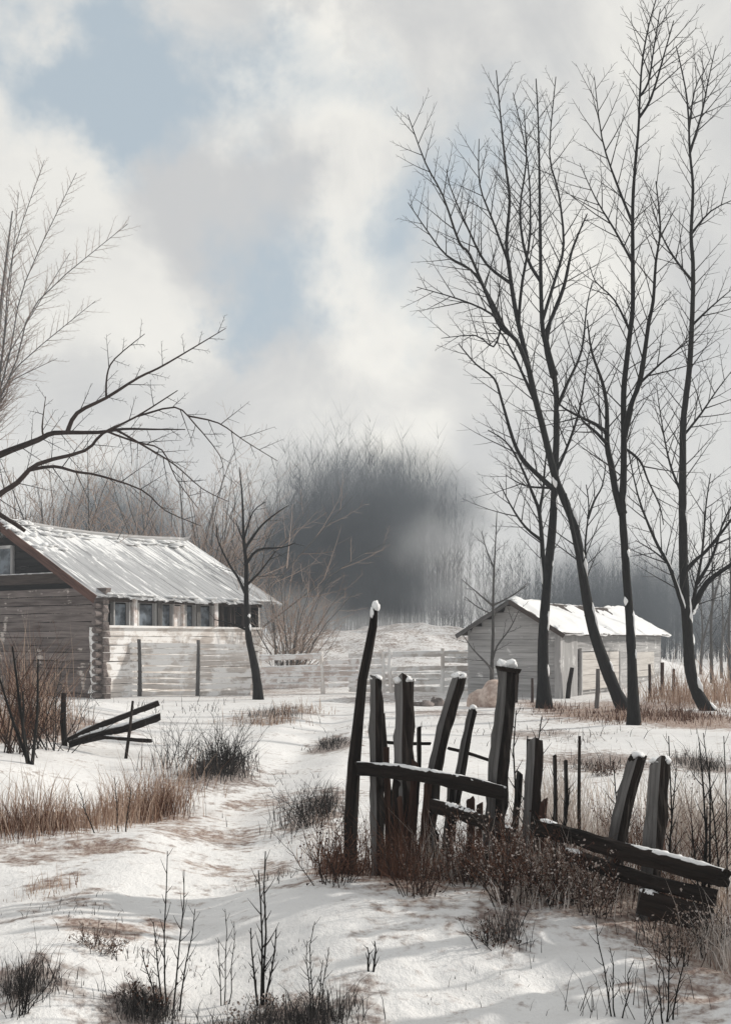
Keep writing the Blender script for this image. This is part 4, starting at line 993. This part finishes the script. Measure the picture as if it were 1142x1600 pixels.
def plants():
    shrub(30, 1178, 60, 190, 'big tangled rust brown bush at the left edge below the cabin gable', 30, 'bark_brown', 'twig_red')
    shrub(80, 1172, 46, 150, 'dark upright bush beside the stacked timbers', 22, 'bark', 'twig')
    weed(52, 1195, [(0,1060,48),(20,1010,46),(36,1080,44),(60,1030,50)], 'dark forked stems leaning out of the bush at the left edge', 6, 'bark')
    shrub(348, 1208, 26, 105, 'dark spiky shrub where the bank meets the snowy path', 26)
    shrub(275, 1200, 22, 95, 'sparse grey shrub on the bank behind the tan grass', 12, 'bark_grey', 'twig')
    shrub(485, 1292, 44, 80, 'blackish low shrub left of the tall leaning pole', 34)
    shrub(525, 1380, 44, 110, 'rust brown bush at the foot of the tall leaning pole', 30, 'bark_brown', 'twig_red', 'leaf_dark', 500)
    shrub(150, 1482, 40, 52, 'small brown frosted bush alone in the left foreground', 26, 'bark_brown', 'twig_red', 'leaf_frost', 350)
    shrub(655, 1400, 40, 110, 'brown bush in front of the leaning squared post', 22, 'bark_brown', 'twig_red', 'leaf_dark', 350)
    shrub(735, 1385, 40, 120, 'rusty bush between the leaning post and the tallest post', 22, 'bark_brown', 'twig_red', 'leaf_frost', 600)
    shrub(800, 1412, 50, 150, 'dense frosted brown bush below the tallest post', 30, 'bark_brown', 'twig_red', 'leaf_frost', 900)
    shrub(775, 1475, 36, 60, 'wiry black shrub on the snow in front of the fence', 24, 'bark', 'twig', 'leaf_dark', 150)
    shrub(880, 1415, 60, 140, 'dark frosted bush under the sagging rail', 34, 'bark', 'twig_red', 'leaf_dark', 900)
    shrub(935, 1432, 46, 110, 'pale frosted bush under the heavy rails', 24, 'bark_brown', 'twig_red', 'leaf_frost', 900)
    shrub(960, 1330, 30, 90, 'rust coloured shrub behind the post that leans right', 20, 'bark_brown', 'twig_red', 'leaf_dark', 250)
    shrub(1070, 1400, 60, 170, 'frosted bush behind the right fence posts', 34, 'bark_brown', 'twig_red', 'leaf_frost', 1000)
    shrub(1125, 1500, 50, 130, 'snow flecked bush at the right edge in front of the rails', 28, 'bark', 'twig', 'leaf_frost', 900)
    shrub(1060, 1510, 40, 90, 'thin tan bush under the lowest rail', 18, 'bark_brown', 'twig_tan', 'leaf_frost', 200)
    shrub(1090, 1215, 40, 50, 'dark low shrub behind the right fence on the snow', 20)
    shrub(945, 1212, 46, 30, 'low rust brown brush on the snow between the lone stake and the right posts', 30, 'bark_brown', 'twig_red', 'leaf_dark', 250)
    shrub(520, 1172, 26, 26, 'small dark brush heap at the path edge behind the pole', 22)
    shrub(230, 1582, 40, 70, 'black tufted shrub in the bottom left foreground', 22, 'bark', 'twig', 'leaf_dark', 300)
    shrub(410, 1590, 60, 46, 'low black shrub at the bottom edge of the snow', 20, 'bark', 'twig', 'leaf_frost', 350)
    shrub(30, 1590, 30, 80, 'dark brush in the bottom left corner', 20, 'bark', 'twig')
    shrub(450, 1088, 30, 190, 'pale tan tall brush beside the far cabin corner', 40, 'bark_grey', 'twig_peach', Yo=38, rmin=.004)
    shrub(320, 1080, 60, 330, 'tall pale brown brush behind the cabin roof end', 60, 'bark_grey', 'twig_peach', Yo=46, rmin=.006)
    shrub(75, 1080, 60, 350, 'pinkish tan brush rising behind the cabin ridge', 70, 'bark_grey', 'twig_peach', Yo=42, rmin=.008)
    weed(268, 1580, [(262,1330,262),(288,1360,270),(240,1440,256),(305,1420,280),(222,1480,250)], 'tall branching weed above the black tuft in the left foreground', 3.)
    weed(412, 1575, [(415,1330,412),(404,1360,408),(432,1450,416),(392,1450,404)], 'tall dark bristly weed in the middle foreground', 4.)
    weed(350, 1570, [(352,1420,350),(366,1440,356),(342,1470,346)], 'slender weed between the two taller foreground weeds', 2.)
    weed(490, 1590, [(492,1440,490),(480,1470,486),(505,1500,494),(514,1480,498)], 'weed with black stems at the bottom edge of the path', 2.4)
    weed(582, 1525, [(585,1470,583),(574,1480,578)], 'short forked weed on the striped shadows', 4.)
    weed(1098, 1400, [(1092,1160,1096),(1108,1190,1100),(1080,1290,1092),(1104,1260,1098)], 'dark wand-like weed beside the end of the heavy rail', 4.5, Yo=6.1)
    weed(1140, 1350, [(1098,1145,1130),(1130,1150,1136)], 'long thin weed crossing at the right edge', 3., Yo=6.8)
    weed(815, 1290, [(806,1110,812),(824,1150,815),(846,1120,820)], 'twisted dark weed leaning on the tallest post', 4., Yo=7.3)
    weed(875, 1300, [(866,1200,872),(884,1195,876),(890,1230,880)], 'dark weed in the gap before the right fence', 3.4, Yo=7.0)
    weed(975, 1290, [(958,1190,968),(1044,1150,1040),(1056,1200,1048)], 'scattered dark weed behind the right fence posts', 3.4, Yo=7.0)
    weed(960, 1590, [(930,1430,956),(952,1480,962),(990,1500,970)], 'bent weed in the bottom right snow', 2.6)
    weed(1040, 1598, [(1046,1450,1040),(1070,1480,1050),(1030,1520,1036)], 'weed clump in the bottom right corner', 3.)
    weed(190, 1300, [(180,1215,186),(205,1230,196),(120,1225,150)], 'thin weed among the tan grass on the left bank', 2.)
    weed(635, 1430, [(608,1380,628)], 'broken bent twig in the snow before the fence', 5., Yo=6.9)

def stones():
    for (px, py, r, h, mt, label, nm, cat) in [(768,1104,36,36,'hay','rounded pinkish hay mound behind the tallest fence post','hay_mound','mound'),(660,1103,16,8,'stone','flat grey stone on the snow beyond the broad fence post','rock','rock'),(684,1103,11,13,'stone','brown stone on the snow beyond the fence','rock','rock')]:
        g = G(px, py); s = g[1]/F; mb = MB(); mb.blob(np.array([g[0], g[1], g[2]+h*s*.25]), (r*s, r*s*.8, h*s*.75), (18, 12), .35)
        T = thing(nm, g, label, cat); o = mb.build('heap' if nm == 'hay_mound' else 'stone_body', M[mt], T, smooth=True)
        if nm == 'hay_mound': continue
        sn = MB(); sn.blob(np.array([g[0]-r*s*.1, g[1]+r*s*.1, g[2]+h*s*.80]), (r*s*.6, r*s*.5, h*s*.19), (14, 8), .5); sn.build('snow_cap', M['snow'], o, smooth=True)

# ------------------------------------------------------------------ sky, sun, haze, camera
def rig():
    cam = D.cameras.new('camera'); o = D.objects.new('camera', cam); COL.objects.link(o)
    o.location = (0, 0, EYE); o.rotation_euler = (math.radians(90), 0, 0)
    cam.sensor_width = 36; cam.sensor_fit = 'AUTO'; cam.lens = 36*F/1600; cam.shift_y = (HY-800)/1600; cam.clip_end = 6000; cam.clip_start = .05
    scn.camera = o
    az = Vector((.91, .42)); el = math.radians(25)
    sd = Vector((az.x*math.cos(el), az.y*math.cos(el), math.sin(el))).normalized()
    sun = D.lights.new('sun', 'SUN'); sun.energy = SUN; sun.angle = math.radians(1.2); sun.color = (1, .95, .88)
    so = D.objects.new('sun', sun); COL.objects.link(so); so.rotation_euler = (-sd).to_track_quat('-Z', 'Y').to_euler(); so.location = (20, 10, 30)
    w = D.worlds.new('World'); scn.world = w; w.use_nodes = True; t = NT(w.node_tree); bg = w.node_tree.nodes['Background']
    sky = t.n('ShaderNodeTexSky', sky_type='NISHITA'); sky.sun_disc = False; sky.sun_elevation = el; sky.sun_rotation = math.atan2(az.x, az.y)
    d = t.vmath('NORMALIZE', t.n('ShaderNodeTexCoord').outputs['Generated']).outputs[0]
    wn = t.n('ShaderNodeTexNoise', {'Vector': d, 'Scale': 6., 'Detail': 8, 'Roughness': .6}).outputs['Color']
    wv = t.vmath('SCALE', t.vmath('SUBTRACT', wn, (.5, .5, .5)).outputs[0], .24).outputs[0]
    dd = t.vmath('ADD', d, wv).outputs[0]
    def blob(px, py, r, wgt):
        v = np.array([(px-HX)/F, 1., (HY-py)/F]); v /= np.linalg.norm(v)
        dist = t.vmath('DISTANCE', dd, tuple(v)).outputs['Value']
        return t.math('MULTIPLY', t.ramp(dist, r, 0), wgt)
    def total(lst, start):
        x = start
        for b_ in lst: x = t.math('ADD', x, blob(*b_))
        return x
    nA = t.noise(d, 4.5, 6, .55, .5); nB = t.noise(t.vmath('ADD', d, (3.1, 1.7, .4)).outputs[0], 7., 9, .6, .8)
    blue = total([(330,140,.13,.85),(130,105,.11,.6),(230,150,.11,.75),(410,450,.10,.95),(330,480,.07,.4),(730,250,.09,.55),(640,370,.08,.7),(560,120,.06,.5),(60,600,.06,.2),(600,490,.05,.35)], t.math('MULTIPLY', t.math('SUBTRACT', nA, .55), 1.6))
    blue = t.ramp(blue, .08, 1.)
    br = total([(60,260,.12,.55),(220,470,.10,.5),(560,430,.10,.5),(500,60,.08,.35),(90,20,.09,.35),(160,200,.08,.3),(880,420,.12,.45),(600,680,.08,.4),(480,220,.09,.35),(478,20,.05,.45),(466,80,.05,.45),(452,140,.05,.4),(1000,60,.12,.2),(420,280,.07,-.35),(360,340,.08,-.3),(820,60,.08,-.2),(750,160,.06,-.25),(160,560,.08,-.15),(720,700,.08,-.1)], t.math('ADD', t.math('MULTIPLY', nB, 1.1), -.12))
    br = t.ramp(br, .12, .95)
    cl = t.mix(br, (6.0, 6.05, 6.05), (9.3, 9.1, 8.5))
    cl = t.mix(t.math('MULTIPLY', t.ramp(t.noise(d, 2.2, 3), .35, .7), .25), cl, (5.2, 5.3, 5.45))
    bluecol = t.mix(.88, t.vmath('SCALE', sky.outputs[0], 1.).outputs[0], (4.8, 5.6, 6.2))
    c = t.mix(blue, cl, bluecol)
    # unseen rear sky blended to an added grey that tunes light on front faces
    sy = t.n('ShaderNodeSeparateXYZ', {0: d}).outputs[1]
    c = t.mix(t.math('MULTIPLY', t.ramp(sy, .25, -.6), .75), c, (5.3, 5.5, 5.8))
    link(t, c, bg.inputs[0]); bg.inputs[1].default_value = SKY
    if HAZE:
        hz = MB(); lo = -3.5; hi = 24.
        hz.box((0, 40, (lo+hi)/2), (1, 0, 0), (0, 1, 0), UP, 110, 75, (hi-lo)/2)
        m = D.materials.new('haze'); m.use_nodes = True; nt = m.node_tree; nt.nodes.clear(); tt = NT(nt)
        out = tt.n('ShaderNodeOutputMaterial'); pv = tt.n('ShaderNodeVolumePrincipled', {'Color': (.84, .89, .95, 1), 'Density': HAZE, 'Anisotropy': .1}); nt.links.new(pv.outputs[0], out.inputs['Volume'])
        tag(hz.build('haze', m), 'thin winter mist filling the air over the whole yard', 'haze', kind='stuff')
    vs = scn.view_settings; vs.view_transform = 'Standard'; vs.look = 'None'; vs.exposure = EXPO; vs.gamma = 1; vs.use_curve_mapping = False
    scn.cycles.use_denoising = True; scn.cycles.max_bounces = 6; scn.cycles.volume_bounces = 1; scn.cycles.transparent_max_bounces = 8
SUN = 3.5; SKY = .1; HAZE = .0013; EXPO = 0.0

rig()
ground()
far_wood()
mist()
cabin()
barn()
fence_run('plank_fence', 158, 392, 1089, 1086, 1003, 1006, 9, [160, 218, 308], 'plank_pale', 'old_wood', 'pale horizontal plank fence standing before the cabin wall', gap=.02)
fence_run('plank_fence', 398, 560, 1086, 1084, 1024, 1020, 7, [402, 505], 'plank_pink', 'plank_pale', 'low pinkish plank fence between the cabin and the tall pole', snow=True, skip=.18, gap=.03)
fence_run('rail_fence', 545, 732, 1083, 1082, 1020, 1016, 6, [600, 612, 690], 'plank_pale', 'plank_pale', 'snow covered grey log fence in front of the far snowy rise', snow=True, skip=.15, gap=.05)
foreground_fence()
timbers()
trees()
all_grass()
plants()
stones()
for o in D.objects:
    if '_b' in o: del o['_b']
